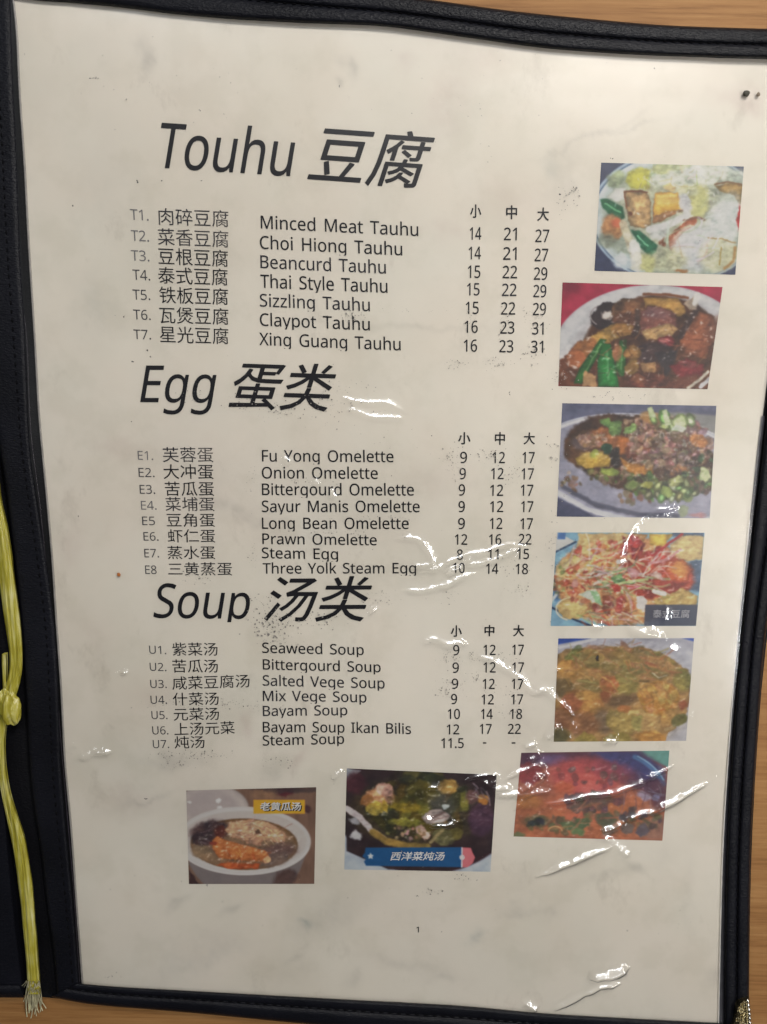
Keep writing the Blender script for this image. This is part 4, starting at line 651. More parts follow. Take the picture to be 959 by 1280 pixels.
[1000,[389,671,389,592,909,592,909,671],[331,71,331,-7,953,-7,953,71],[295,838,224,684,135,544,35,429,81,354,186,479,186,-78,261,-78,261,595,368,815]],
[1000,[209,192,209,127,780,127,780,192],[176,102,143,49,100,-4,52,-50,117,-88,163,-40,205,16,240,70],[328,75,359,-76,433,-64,398,85],[544,76,614,-74,682,-51,608,96],[740,75,884,-80,949,-46,801,106],[641,840,641,772,360,772,360,840,285,840,285,772,63,772,63,705,285,705,285,634,360,634,360,705,641,705,641,634,716,634,716,705,938,705,938,772,716,772,716,840],[797,498,646,381,563,459,755,577,708,616,692,612,207,612,207,551,611,551,462,475,462,294,447,279,350,280,374,221,501,231,522,243,532,262,535,292,535,401,636,310,761,239,898,191,946,254,858,276,775,308,699,346,857,458],[88,480,88,418,311,418,239,338,147,276,45,235,86,177,218,240,331,335,411,464,365,483,352,480]],
[1000,[71,584,71,508,317,508,252,327,157,181,39,76,100,18,231,147,337,331,407,568,358,587,344,584],[817,652,623,433,542,596,542,838,462,838,462,22,460,9,453,2,440,0,314,1,343,-81,500,-65,524,-48,538,-20,542,23,542,445,646,273,772,129,919,24,975,93,858,164,752,261,660,377,885,604]],
[1000,[123,743,123,667,879,667,879,743],[187,416,187,341,801,341,801,416],[65,69,65,-7,934,-7,934,69]],
[1000,[592,40,887,-80,942,-30,636,87],[352,87,270,44,166,3,59,-29,110,-83,218,-49,326,-5,420,43],[163,446,163,104,844,104,844,446,538,446,538,519,948,519,948,588,700,588,700,684,882,684,882,752,700,752,700,840,624,840,624,752,379,752,379,840,304,840,304,752,127,752,127,684,304,684,304,588,55,588,55,519,461,519,461,446],[379,588,379,684,624,684,624,588],[236,249,461,249,461,160,236,160],[538,249,769,249,769,160,538,160],[236,391,461,391,461,303,236,303],[538,391,769,391,769,303,538,303]],
[1000,[96,774,272,662,317,722,138,827],[46,499,223,388,267,449,88,553],[74,-16,141,-60,295,261,235,305],[381,434,471,446,521,446,467,342,394,253,305,183,363,138,456,220,536,323,595,446,712,446,628,248,508,86,352,-35,411,-80,570,54,694,229,784,446,862,446,842,209,820,70,794,10,759,-4,663,0,683,-71,791,-71,817,-66,839,-55,859,-36,891,39,916,200,940,517,522,517,629,585,739,665,851,756,795,799,781,793,344,793,344,722,695,722,460,555,350,505]],
[1000,[628,92,872,-60,933,-18,690,128],[283,119,216,69,136,22,53,-17,110,-65,193,-21,277,34,349,93],[187,283,434,313,252,232,119,191,140,122,472,156,472,1,453,-15,328,-14,355,-80,507,-69,532,-55,544,-34,547,-1,547,161,800,179,875,99,940,131,879,195,800,265,718,329,657,300,741,232,343,208,472,263,601,328,729,401,678,452,555,377,347,361,525,461,470,503,383,445,300,399,245,373,167,348],[110,767,110,522,41,514,49,445,508,513,506,574,348,553,348,669,504,669,504,731,348,731,348,840,275,840,275,543,178,531,178,767],[861,779,619,694,619,840,546,840,546,575,556,516,593,486,668,478,846,478,905,489,938,529,953,609,886,634,880,575,867,548,839,542,675,542,639,544,623,554,619,576,619,632,919,725]],
[1000,[254,515,254,451,558,451,558,515],[595,839,598,676,126,676,126,402,121,258,95,105,34,-36,93,-83,161,71,192,243,199,402,199,603,601,603,613,442,631,297,657,171,590,96,514,31,429,-23,484,-80,556,-31,622,25,682,88,727,-3,784,-62,852,-82,911,-63,945,3,962,131,902,169,895,65,880,7,858,-11,811,9,770,65,735,155,797,257,850,370,892,496,819,512,790,418,754,331,712,251,673,603,951,603,951,676,869,676,915,719,748,834,701,793,863,676,670,676,669,839],[263,367,263,38,326,38,326,98,554,98,554,367],[326,306,491,306,491,159,326,159]],
[1000,[291,836,222,685,134,545,36,431,79,357,189,491,189,-78,262,-78,262,607,361,815],[607,830,607,494,327,494,327,420,607,420,607,-80,685,-80,685,420,955,420,955,494,685,494,685,830]],
[1000,[147,762,147,690,857,690,857,762],[59,482,59,408,314,408,301,299,275,200,230,112,156,39,48,-19,95,-77,214,-12,296,72,348,171,378,284,394,408,583,408,583,50,593,-18,627,-52,697,-62,842,-62,909,-43,943,24,958,157,887,190,881,75,867,21,836,9,706,9,676,12,663,24,659,51,659,408,942,408,942,482]],
[1000,[427,825,427,43,51,43,51,-32,950,-32,950,43,506,43,506,441,881,441,881,516,506,516,506,825]],
[1000,[88,635,80,550,64,464,42,391,101,368,124,449,138,540,145,628],[350,658,287,450,335,429,414,633],[437,542,437,202,637,202,637,65,640,-1,651,-38,669,-56,747,-74,834,-74,908,-65,950,-25,965,82,896,117,890,24,868,0,827,-4,762,-4,726,2,711,57,711,202,840,202,840,135,912,135,912,543,840,543,840,272,711,272,711,636,954,636,954,706,711,706,711,838,637,838,637,706,414,706,414,636,637,636,637,272,508,272,508,542],[193,835,193,494,184,309,139,130,34,-30,87,-83,156,2,204,94,235,191,348,24,402,80,251,273,263,493,263,835]],
[1000,[837,801,719,656,719,704,471,704,471,840,394,840,394,704,139,704,139,634,394,634,394,498,52,498,52,427,451,427,319,344,179,271,33,210,86,147,321,261,321,48,335,-21,387,-56,488,-65,762,-65,850,-50,895,4,915,113,843,142,833,54,808,13,758,3,490,3,432,6,404,20,398,49,398,138,549,178,696,225,825,275,759,330,659,285,534,241,398,202,398,306,573,427,949,427,949,498,659,498,748,582,830,671,905,766],[471,498,471,634,698,634,547,498]],
[1000,[59,775,59,702,356,702,356,557,113,557,113,-76,186,-76,186,-14,819,-14,819,-73,894,-73,894,557,641,557,641,702,939,702,939,775],[186,56,186,244,230,190,346,277,404,380,423,488,568,488,568,330,576,268,607,236,670,228,819,228,819,56],[186,246,186,488,355,488,338,400,288,318],[424,557,424,702,568,702,568,557],[641,488,819,488,819,301,799,299,679,299,654,301,643,310,641,330]],
[1000,[88,767,270,639,317,698,133,820],[42,500,230,384,274,444,85,554],[63,-10,130,-57,290,269,231,314],[795,843,700,653,524,653,578,677,483,841,417,814,506,653,349,653,349,583,599,583,599,439,380,439,380,369,599,369,599,223,319,223,319,151,599,151,599,-80,676,-80,676,151,960,151,960,223,676,223,676,369,904,369,904,439,676,439,676,583,936,583,936,653,777,653,869,818]]
]
GL = {}
def load_glyphs():
    tmp = []
    for ch, row in zip(CHARS, OUTLINES):
        adv = row[0] / 1000; cu = bpy.data.curves.new('outline', 'CURVE'); cu.dimensions = '2D'; cu.fill_mode = 'BOTH'
        for c in row[1:]:
            pts = [(c[i] / 1000, c[i + 1] / 1000) for i in range(0, len(c), 2)]
            sp = cu.splines.new('POLY'); sp.points.add(len(pts) - 1)
            for k, (x, y) in enumerate(pts): sp.points[k].co = (x, y, 0, 1)
            sp.use_cyclic_u = True
        o = bpy.data.objects.new('outline', cu); COL.objects.link(o); tmp.append((ch, adv, o))
    bpy.context.view_layer.update(); dg = bpy.context.evaluated_depsgraph_get()
    for ch, adv, o in tmp:
        me = bpy.data.meshes.new_from_object(o.evaluated_get(dg))
        V = np.array([v.co[:2] for v in me.vertices]).reshape(-1, 2)
        Fc = [tuple(p.vertices) for p in me.polygons]
        GL[ch] = (adv, V, Fc); bpy.data.meshes.remove(me)
    for ch, adv, o in tmp:
        cu = o.data; bpy.data.objects.remove(o); bpy.data.curves.remove(cu)
load_glyphs()
def layout(text):
    x = 0; V = []; Fc = []
    for ch in text:
        if ch == ' ': x += 0.40; continue
        adv, v, f = GL[ch]; b = len(V)
        V += [(p[0] + x, p[1]) for p in v]; Fc += [tuple(i + b for i in q) for q in f]
        x += adv
    return np.array(V), Fc
def clip_below(V, Fc, y0):
    """cut off what hangs below y0, as the sheet's rows do"""
    V = [tuple(v) for v in V]; out = []
    for f in Fc:
        poly = []
        for i in range(len(f)):
            a, b = V[f[i]], V[f[(i + 1) % len(f)]]
            if a[1] >= y0: poly.append(f[i])
            if (a[1] >= y0) != (b[1] >= y0):
                t = (y0 - a[1]) / (b[1] - a[1]); V.append((a[0] + t * (b[0] - a[0]), y0)); poly.append(len(V) - 1)
        if len(poly) > 2: out.append(tuple(poly))
    return np.array(V), out
class Words:
    """several pieces of lettering kept in one mesh"""
    def __init__(s): s.V = []; s.F = []; s.n = 0
    def put(s, text, x0, y0, x1, y1, cap=None, em=None, shear=0.0, bottom=False, clip=None, bold=0.0, lift=0.00012, surf=None, sag=0.0):
        V, Fc = layout(text)
        if clip is not None: V, Fc = clip_below(V, Fc, clip)
        used = np.array(sorted(set(i for f in Fc for i in f)))
        up = em if em else cap / 0.714
        xm = (x0 + x1) / 2
        lean = shear - (0.070 - 0.130 * (xm - 100) / 800.0)     # pages verticals fan out in the picture
        yb = V[used, 1].min() if bottom else 0.0
        yy = (V[:, 1] - yb)
        sx = (x1 - x0) / max(1e-6, np.ptp(V[used, 0]))
        for _ in range(6):
            X = V[:, 0] * sx + yy * up * lean; w = np.ptp(X[used]); sx *= (x1 - x0) / w
        X = V[:, 0] * sx + yy * up * lean; X = X - X[used].min()
        t = X / (x1 - x0)
        px = x0 + X; py = y0 + (y1 - y0) * t - yy * up + sag * 4 * t * (1 - t)
        offs = [(0, 0)] if not bold else [(0, 0), (bold, 0), (-bold, 0), (0, bold), (0, -bold)]
        for k, (ox, oy) in enumerate(offs):
            P = (surf or UP)(px + ox, py + oy, lift + k * 0.000006)
            s.V.append(P); s.F += [tuple(i + s.n for i in f) for f in Fc]; s.n += len(P)
        return s
    def build(s, name, m, parent):
        V = np.concatenate(s.V); used = sorted(set(i for f in s.F for i in f)); mp = {u: k for k, u in enumerate(used)}
        return mesh_obj(name, V[used], [tuple(mp[i] for i in f) for f in s.F], m, parent, smooth=False)
w = Words(); w.put('Touhu', 201.5, 209.5, 369, 220.5, cap=56, shear=0.20, bold=0.25); w.put('豆腐', 384.5, 226.5, 543.5, 238, em=77, shear=0.33, bottom=True, bold=0.5); w.build('heading', INK_HEAD, SHEET)
w = Words(); w.put('Egg', 175.5, 502.5, 270.5, 503, cap=45.5, shear=0.215, bold=0.2); w.put('蛋类', 286, 511, 420, 515.5, em=64, shear=0.33, bottom=True, bold=0.45); w.build('heading', INK_HEAD, SHEET)
w = Words(); w.put('Soup', 192, 772, 312.5, 773.5, cap=42.5, shear=0.20, clip=-0.075, bold=0.2); w.put('汤类', 330.5, 777, 465, 776.5, em=61, shear=0.33, bottom=True, bold=0.45); w.build('heading', INK_HEAD, SHEET)
# code (x0, y0, x1, y1, cap) | Chinese name (x0, y0, x1, y1, em) | English name (x0, y0, x1, y1, cap)
ROWS = [
 ('T1.', 162.5, 274.4, 186, 275.8, 13.2, '肉碎豆腐', 198, 281, 285.5, 284.3, 22.5, 'Minced Meat Tauhu', 326, 285.5, 523, 295, 15.5, 'P', 'H', 0),
 ('T2.', 163.5, 300.7, 186.5, 302, 13.2, '菜香豆腐', 197.5, 306.3, 285.5, 309.8, 22.5, 'Choi Hiong Tauhu', 325, 310.8, 503, 319.3, 15.5, 'R', 'H', 0),
 ('T3.', 163.5, 325.5, 187, 326.7, 13, '豆根豆腐', 198, 330.5, 285, 334, 22.5, 'Beancurd Tauhu', 325.5, 335, 482.5, 342, 15.5, 'P', 'B', 0),
 ('T4.', 165.5, 349.6, 188, 350.6, 12.8, '泰式豆腐', 198, 354.5, 284.5, 357.3, 22.5, 'Thai Style Tauhu', 325.5, 359.5, 484.5, 366, 15.8, 'G', 'H', 0),
 ('T5.', 165.6, 374.4, 188, 375.1, 12.6, '铁板豆腐', 199, 379, 285, 381.5, 22.2, 'Sizzling Tauhu', 325, 383, 462.5, 389, 15.3, 'G', 'B', 0),
 ('T6.', 166.3, 399, 188.6, 400, 12.2, '瓦煲豆腐', 199, 404, 285.5, 406.3, 22, 'Claypot Tauhu', 325, 407, 462.5, 413, 15, 'K', 'H', 0),
 ('T7.', 166.6, 423.8, 189, 424.4, 12, '星光豆腐', 200, 428, 285.5, 430.7, 22, 'Xing Guang Tauhu', 324.5, 431.3, 501, 438, 15, 'K', 'H', 0),
 ('E1.', 172, 574.6, 191.7, 575, 11, '芙蓉蛋', 203.5, 577.9, 267, 577.9, 20, 'Fu Yong Omelette', 327.5, 576.8, 492, 577.7, 13.8, 'P', 'K', 0),
 ('E2.', 173, 596.1, 193.4, 596.4, 11.2, '大冲蛋', 204.5, 599, 267.3, 599, 19.6, 'Onion Omelette', 327.5, 598, 472.3, 598.6, 13.8, 'G', 'K', 0),
 ('E3.', 174.4, 617.1, 194.2, 617.3, 11, '苦瓜蛋', 205.9, 620, 268, 620, 19, 'Bittergourd Omelette', 327.5, 618.8, 517.5, 619.4, 14, 'G', 'K', 0),
 ('E4.', 176, 636.9, 196, 637.1, 10.8, '菜埔蛋', 207, 639, 268.5, 639, 18.5, 'Sayur Manis Omelette', 327.5, 640, 524.7, 640.2, 13.8, 'P', 'K', 0),
 ('E5', 177.5, 656.3, 193.8, 656.4, 10.6, '豆角蛋', 208.4, 658.7, 269, 658.7, 18, 'Long Bean Omelette', 327.5, 661, 511, 661.2, 13.5, 'G', 'K', 0),
 ('E6.', 179.2, 675.7, 198.4, 675.9, 10.6, '虾仁蛋', 209.9, 678.3, 269.4, 678.3, 17.6, 'Prawn Omelette', 328, 680, 471, 681.6, 12.8, 'K', 'K', 0),
 ('E7.', 180.2, 696.7, 199, 696.8, 10.6, '蒸水蛋', 209.4, 699.1, 269.4, 699.1, 17.6, 'Steam Egg', 327.5, 697.6, 422.8, 699.3, 12.8, 'K', 'K', 0),
 ('E8', 181.3, 717.4, 195.9, 717.6, 10.6, '三黄蒸蛋', 210.5, 719.5, 290.5, 719.5, 17.5, 'Three Yolk Steam Egg', 328.5, 717, 520.3, 716.6, 12.6, 'K', 'K', 0),
 ('U1.', 186.3, 817, 208, 817.7, 10, '紫菜汤', 215.3, 819.7, 272, 819.7, 17.6, 'Seaweed Soup', 328, 816, 454.8, 818.8, 12.4, 'K', 'K', 0),
 ('U2.', 187, 838.4, 208.2, 839, 10, '苦瓜汤', 215.3, 840.8, 272.4, 840.8, 17.6, 'Bittergourd Soup', 328.6, 836.8, 475.9, 840.4, 12.4, 'G', 'K', 0),
 ('U3.', 187.7, 859.9, 208.6, 860, 10, '咸菜豆腐汤', 215.7, 862.5, 312, 859.3, 17.6, 'Salted Vege Soup', 328.6, 857, 480.9, 860.7, 12.6, 'K', 'B', 0),
 ('U4.', 188, 879.7, 209, 879.8, 10, '什菜汤', 216.1, 882, 273.4, 881.2, 17.2, 'Mix Vege Soup', 328.6, 876.3, 458.2, 878.2, 12.4, 'K', 'B', -0.5),
 ('U5.', 189.2, 898.8, 209.6, 898.9, 10, '元菜汤', 217.3, 901, 273.8, 900, 17, 'Bayam Soup', 328.6, 895, 434.2, 894, 12.2, 'K', 'B', 0),
 ('U6.', 190.2, 918, 210.7, 918, 10, '上汤元菜', 218.3, 919.5, 293.7, 917.3, 17, 'Bayam Soup Ikan Bilis', 328.6, 915.3, 513.8, 917.6, 12.4, 'K', 'K', -0.8),
 ('U7.', 190.9, 935.2, 211.7, 935, 10, '炖汤', 218.3, 935.8, 255.7, 935.2, 16.5, 'Steam Soup', 328.6, 932, 480 - 50 + 0.2, 929.7, 12.2, 'K', 'K', 0),
]
MATS = {'P': INK_PALE, 'R': INK_RUB, 'G': INK_GREY, 'K': INK}
for (c, cx0, cy0, cx1, cy1, ccap, zh, zx0, zy0, zx1, zy1, zem, en, ex0, ey0, ex1, ey1, ecap, cm, em_, sag) in ROWS:
    Words().put(c, cx0, cy0, cx1, cy1, cap=ccap).build('dish_code', INK_PALE if cm in 'PR' else INK_GREY, SHEET)
    Words().put(zh, zx0, zy0, zx1, zy1, em=zem * 1.02, bottom=True).build('dish_name', INK_RUB if cm == 'P' and c[0] != 'T' or c in ('T1.', 'T2.') else INK, SHEET)
    Words().put(en, ex0, ey0, ex1, ey1, cap=ecap * 1.03, clip=-0.155, sag=sag, bold=0.12).build('dish_name', INK_RUB if em_ == 'B' else INK, SHEET)
# sizes small, medium, large
for x in [((588, 601.4, 272.2, 18.2), (633, 646.4, 273.9, 18.6), (671.8, 686, 275.9, 17.8)), ((573, 588, 555.4, 16.6), (619, 631.2, 555.9, 17), (654.8, 668.5, 555.4, 16)), ((563.9, 577.2, 795.9, 15.6), (606, 618, 795.2, 15), (641.8, 654.8, 795.4, 15.2))]:
    w = Words()
    for ch, (a, b, y, e) in zip('小中大', x): w.put(ch, a, y, b, y, em=e, bottom=True, bold=0.3)
    w.build('size_header', INK, SHEET)
PRICES = [
 ('14', 587.5, 299.7, 601.7, '21', 630, 300.3, 646.3, '27', 669.3, 302.6, 686.8, 15.6), ('14', 586.2, 324, 601.2, '21', 629.2, 324.7, 646, '27', 668.4, 326.5, 685.5, 15.6),
 ('15', 585, 347.3, 600.5, '22', 628.4, 347.8, 646.4, '29', 667.6, 349.7, 684.3, 15.4), ('15', 584.2, 369.2, 599.5, '22', 627.6, 370, 645.6, '29', 666.8, 371.5, 683, 15.3),
 ('15', 582.5, 392.4, 598.4, '22', 626.4, 393.2, 644, '29', 666.3, 394, 682.6, 15.2), ('16', 580.9, 416, 597.2, '23', 625.4, 417, 643, '31', 665.4, 418, 679.8, 15), ('16', 580, 439.6, 596.4, '23', 624.2, 440.4, 641.7, '31', 663.8, 441, 679.3, 15),
 ('9', 575.5, 578.7, 583.9, '12', 615.9, 578.9, 631.2, '17', 653.4, 578.9, 668.5, 13.8), ('9', 574.7, 598.9, 582.5, '12', 614.2, 598.9, 629.6, '17', 652.3, 599.2, 667.6, 13.8), ('9', 573.7, 619.3, 581.4, '12', 613, 619.8, 629, '17', 651.3, 619.7, 666.8, 13.8),
 ('9', 573.4, 640.1, 581.2, '12', 613, 640.1, 629, '17', 651.8, 640.1, 666.8, 13.6), ('9', 573, 661.2, 581.2, '12', 612.6, 661.2, 628, '17', 651, 661.4, 666.3, 13.6), ('12', 568.9, 680.9, 584.2, '16', 611.7, 680.9, 626.7, '22', 648.4, 680.6, 664.3, 13),
 ('8', 571.4, 699.6, 578.6, '11', 610.4, 699, 623.4, '15', 646.8, 698.7, 661.4, 12.6), ('10', 566.7, 716.3, 580.9, '14', 608, 717.3, 623, '18', 645, 717.6, 660, 12.8),
 ('9', 566.7, 818.9, 574.2, '12', 604.6, 818.8, 619.6, '17', 640.6, 818.5, 655, 12.6), ('9', 565.9, 840.9, 573.7, '12', 604.6, 840.6, 619.6, '17', 640.8, 840.6, 655, 12.6), ('9', 565, 861, 572.9, '12', 603.7, 861.3, 618.4, '17', 640, 861.3, 654.3, 12.6),
 ('9', 564.2, 880, 571.4, '12', 602.2, 880.5, 617.3, '17', 639.3, 880.4, 654, 12.4), ('10', 560, 898.7, 575, '14', 601.7, 898.7, 615.9, '18', 638, 898.7, 652.6, 12.4), ('12', 558.7, 917.9, 574.2, '17', 600, 917.3, 614.7, '22', 635, 917.3, 651, 12.2),
 ('11.5', 552, 935, 579.7, '-', 603.9, 933.3, 608, '-', 639.8, 933.3, 644.3, 12.2)]
for k, (a, ax, ay, ax1, b, bx, by, bx1, c, cx, cy, cx1, cap) in enumerate(PRICES):
    w = Words()
    for s_, x0, y_, x1 in ((a, ax, ay, ax1), (b, bx, by, bx1), (c, cx, cy, cx1)): w.put(s_, x0, y_, x1, y_, cap=cap, bold=0.14)
    w.build('price_line', INK_RUB if k in (3, 8) else INK, SHEET)
Words().put('1', 520.6, 1165.5, 523.6, 1165.5, cap=7, bold=0.1).build('page_number', INK, SHEET)
# pen marks and dark specks printed or pressed into the page
SPK = m_plain('dark_speck', (0.04, 0.04, 0.055), 0.5)
flecks('specks', [(172, 227, .8, 1.6, 4, .8, 1.6), (202, 226, .8, 1.2, 3, .7, 1.3), (252, 226, 1, 1, 2, .5, 1), (91, 257, .5, .5, 2, .9, 1.4), (155, 396, .8, 2, 4, .6, 1.1), (637, 492, .8, 2.4, 5, .6, 1.1), (166, 452, 1.5, .6, 3, .8, 1.4), (188, 446, 1.4, .6, 3, .6, 1.2),
   (164, 527, 1.5, .4, 3, .6, 1.1), (118, 98, 4, 1, 6, .6, 1.2), (250, 138, .8, .8, 2, .8, 1.2), (424, 108, 1, 1, 3, .6, 1.4), (818, 85, 2, 1.4, 4, .5, 1.2), (765, 198, 1.5, .8, 5, .7, 1.5), (700, 243, .8, .8, 2, .8, 1.5), (747, 822, 1.2, 1.8, 6, .8, 1.7), (184, 438, 1.5, 1.5, 3, .6, 1.2), (258, 1106, 1.5, 2, 4, .5, 1), (98, 645, .4, .4, 2, .6, 1), (540, 545, .6, .6, 2, .7, 1.1),
   (480, 640, 380, 560, 90, .25, .7), (140, 1220, 10, 4, 8, .4, .9), (520, 1120, 3, 1, 5, .4, 1.0), (182, 998, 1.2, 1.0, 3, .8, 1.6)], SPK, PAPER_O, 0.00007, 21)
# ------------------------------------------------------------------ the printed photographs
class Paint:
    """paints a printed picture point by point: x, y in the picture's own drawing units"""
    def __init__(s, X, Y, unit, bgc):
        s.X, s.Y, s.u = X, Y, unit; s.C = np.tile(np.array(bgc, float) / 255, (len(X), 1)); s.seed = 0
        s.wx = fbm(X / 28, Y / 28, 101, 3) - 0.5; s.wy = fbm(X / 28, Y / 28, 131, 3) - 0.5
        s.bx = fbm(X / 90, Y / 90, 151, 2) - 0.5; s.by = fbm(X / 90, Y / 90, 161, 2) - 0.5
    def _put(s, sd, idx, rgb, soft, a, tex, rim):
        m = np.clip(0.5 - sd / soft, 0, 1); m = m * m * (3 - 2 * m) * a
        c = np.array(rgb, float)[None] / 255
        if tex:
            s.seed += 7
            t = fbm(s.X[idx] / 22, s.Y[idx] / 15, s.seed, 3) - 0.5; t2 = fbm(s.X[idx] / 60, s.Y[idx] / 60, s.seed + 3, 2) - 0.5
            c = c * (1 + tex * (1.0 * t + 1.1 * t2))[:, None] + tex * 0.10 * np.stack([t2, t * 0.4, -t2], 1)
        if rim: c = c * (1 - rim * np.exp(np.minimum(sd, 0) / 14.0))[:, None]
        s.C[idx] = s.C[idx] * (1 - m[:, None]) + c * m[:, None]
    def _near(s, x0, y0, x1, y1, pad): return np.where((s.X > x0 - pad) & (s.X < x1 + pad) & (s.Y > y0 - pad) & (s.Y < y1 + pad))[0]
    def e(s, cx, cy, rx, ry, rgb, rot=0, soft=8, a=1, tex=0.25, rim=0.0, warp=14):
        r = max(rx, ry); i = s._near(cx - r, cy - r, cx + r, cy + r, soft + warp)
        if not len(i): return s
        x = s.X[i] + s.wx[i] * warp * 2 - cx; y = s.Y[i] + s.wy[i] * warp * 2 - cy; c, q = math.cos(rot), math.sin(rot)
        d = np.sqrt(((x * c + y * q) / rx) ** 2 + ((-x * q + y * c) / ry) ** 2 + 1e-9); s._put((d - 1) * min(rx, ry), i, rgb, soft, a, tex, rim); return s
    def p(s, pts, rgb, soft=7, a=1, tex=0.25, rim=0.0, warp=10):
        P = np.array(pts, float); i = s._near(P[:, 0].min(), P[:, 1].min(), P[:, 0].max(), P[:, 1].max(), soft + warp + 14)
        if not len(i): return s
        x = s.X[i] + s.wx[i] * warp * 2; y = s.Y[i] + s.wy[i] * warp * 2; best = np.full(len(i), 1e9); ins = np.zeros(len(i), bool)
        for a_, b in zip(P, np.roll(P, -1, 0)):
            L = ((b - a_) ** 2).sum() + 1e-9; t = np.clip(((x - a_[0]) * (b[0] - a_[0]) + (y - a_[1]) * (b[1] - a_[1])) / L, 0, 1)
            best = np.minimum(best, np.hypot(x - a_[0] - t * (b[0] - a_[0]), y - a_[1] - t * (b[1] - a_[1])))
            cr = (a_[1] > y) != (b[1] > y); xi = (b[0] - a_[0]) * (y - a_[1]) / (b[1] - a_[1] + 1e-12) + a_[0]; ins ^= cr & (x < xi)
        s._put(np.where(ins, -best, best), i, rgb, soft, a, tex, rim); return s
    def l(s, pts, wd, rgb, soft=5, a=1, tex=0.15, rim=0, warp=5):
        P = np.array(pts, float); i = s._near(P[:, 0].min(), P[:, 1].min(), P[:, 0].max(), P[:, 1].max(), soft + warp + wd)
        if not len(i): return s
        x = s.X[i] + s.wx[i] * warp * 2; y = s.Y[i] + s.wy[i] * warp * 2; best = np.full(len(i), 1e9)
        for a_, b in zip(P[:-1], P[1:]):
            L = ((b - a_) ** 2).sum() + 1e-9; t = np.clip(((x - a_[0]) * (b[0] - a_[0]) + (y - a_[1]) * (b[1] - a_[1])) / L, 0, 1)
            best = np.minimum(best, np.hypot(x - a_[0] - t * (b[0] - a_[0]), y - a_[1] - t * (b[1] - a_[1])))
        s._put(best - wd / 2, i, rgb, soft, a, tex, rim); return s
    def arc(s, cx, cy, rx, ry, t0, t1, wd, rgb, soft=4, a=1):
        t = np.linspace(math.radians(t0), math.radians(t1), 26); return s.l(np.stack([cx + rx * np.cos(t), cy + ry * np.sin(t)], 1), wd, rgb, soft, a, 0.05, 0, 0)
    def sc(s, seed, n, cx, cy, rx, ry, s0, s1, cols, a=0.9, tex=0.3, lng=1.0, rot=None, ring=False, rim=0.12):
        r = np.random.default_rng(seed)
        for _ in range(n):
            q = math.sqrt(r.random()); t = r.random() * 6.283; x, y = cx + rx * q * math.cos(t), cy + ry * q * math.sin(t)
            z = s0 + (s1 - s0) * r.random(); c = cols[int(r.integers(len(cols)))]; c = [v * (0.85 + 0.3 * r.random()) for v in c]
            ro = (r.random() * 3.14) if rot is None else rot + r.normal() * 0.35
            s.e(x, y, z * lng, z * (0.55 + 0.4 * r.random()), c, ro, 9, a * 0.9, tex, rim, 8)
            if ring: s.e(x, y, z * lng * 0.5, z * 0.35, [min(255, v * 1.25 + 20) for v in c], ro, 5, 0.8, 0.1, 0, 3)
        return s
    def strands(s, seed, n, cx, cy, rx, ry, L, wd, cols, rot=None, a=0.85, curve=0.6):
        r = np.random.default_rng(seed)
        for _ in range(n):
            q = math.sqrt(r.random()); t = r.random() * 6.283; x, y = cx + rx * q * math.cos(t), cy + ry * q * math.sin(t)
            ang = r.random() * 6.283 if rot is None else rot + r.normal() * 0.5; k = curve * r.normal() * 0.5; pts = [(x, y)]; st = L * (0.5 + r.random()) / 6
            for _i in range(6): ang += k / 6 * 2; pts.append((pts[-1][0] + st * math.cos(ang), pts[-1][1] + st * math.sin(ang)))
            c = cols[int(r.integers(len(cols)))]; c = [v * (0.85 + 0.3 * r.random()) for v in c]; s.l(pts, wd * (0.6 + 0.8 * r.random()), c, 4, a, 0.15, 0, 3)
        return s
    def mottle(s, amt, sx, sy, seed):
        t = fbm(s.X / sx, s.Y / sy, seed, 4) - 0.5; s.C = s.C * (1 + amt * 2 * t)[:, None]; return s
    def emboss(s, k, sx, sy, seed, cx, cy, rx, ry, gloss=0.0):
        """lumpy food surface lit from the upper left, inside an ellipse"""
        w = np.clip(1.25 - np.sqrt(((s.X - cx) / rx) ** 2 + ((s.Y - cy) / ry) ** 2), 0, 0.3) / 0.3
        f = lambda x, y: fbm(x / sx / 1.5, y / sy / 1.5, seed, 4)
        d = (f(s.X + 3, s.Y + 4) - f(s.X - 3, s.Y - 4)) * 2.2; s.C = s.C * (1 + k * d * w)[:, None]
        if gloss: hi = np.clip(d * 3.2 - 0.85, 0, 1) * w * gloss; s.C = s.C * (1 - hi[:, None]) + np.array([0.90, 0.88, 0.85]) * hi[:, None]
        return s
    def glints(s, seed, n, cx, cy, rx, ry, z=7, c=(235, 235, 235), a=0.7):
        r = np.random.default_rng(seed)
        for _ in range(n):
            q = math.sqrt(r.random()); t = r.random() * 6.283; s.e(cx + rx * q * math.cos(t), cy + ry * q * math.sin(t), z * (0.5 + r.random()), z * 0.45 * (0.5 + r.random()), c, r.random() * 3, 6, a * (0.4 + 0.6 * r.random()), 0, 0, 5)
        return s

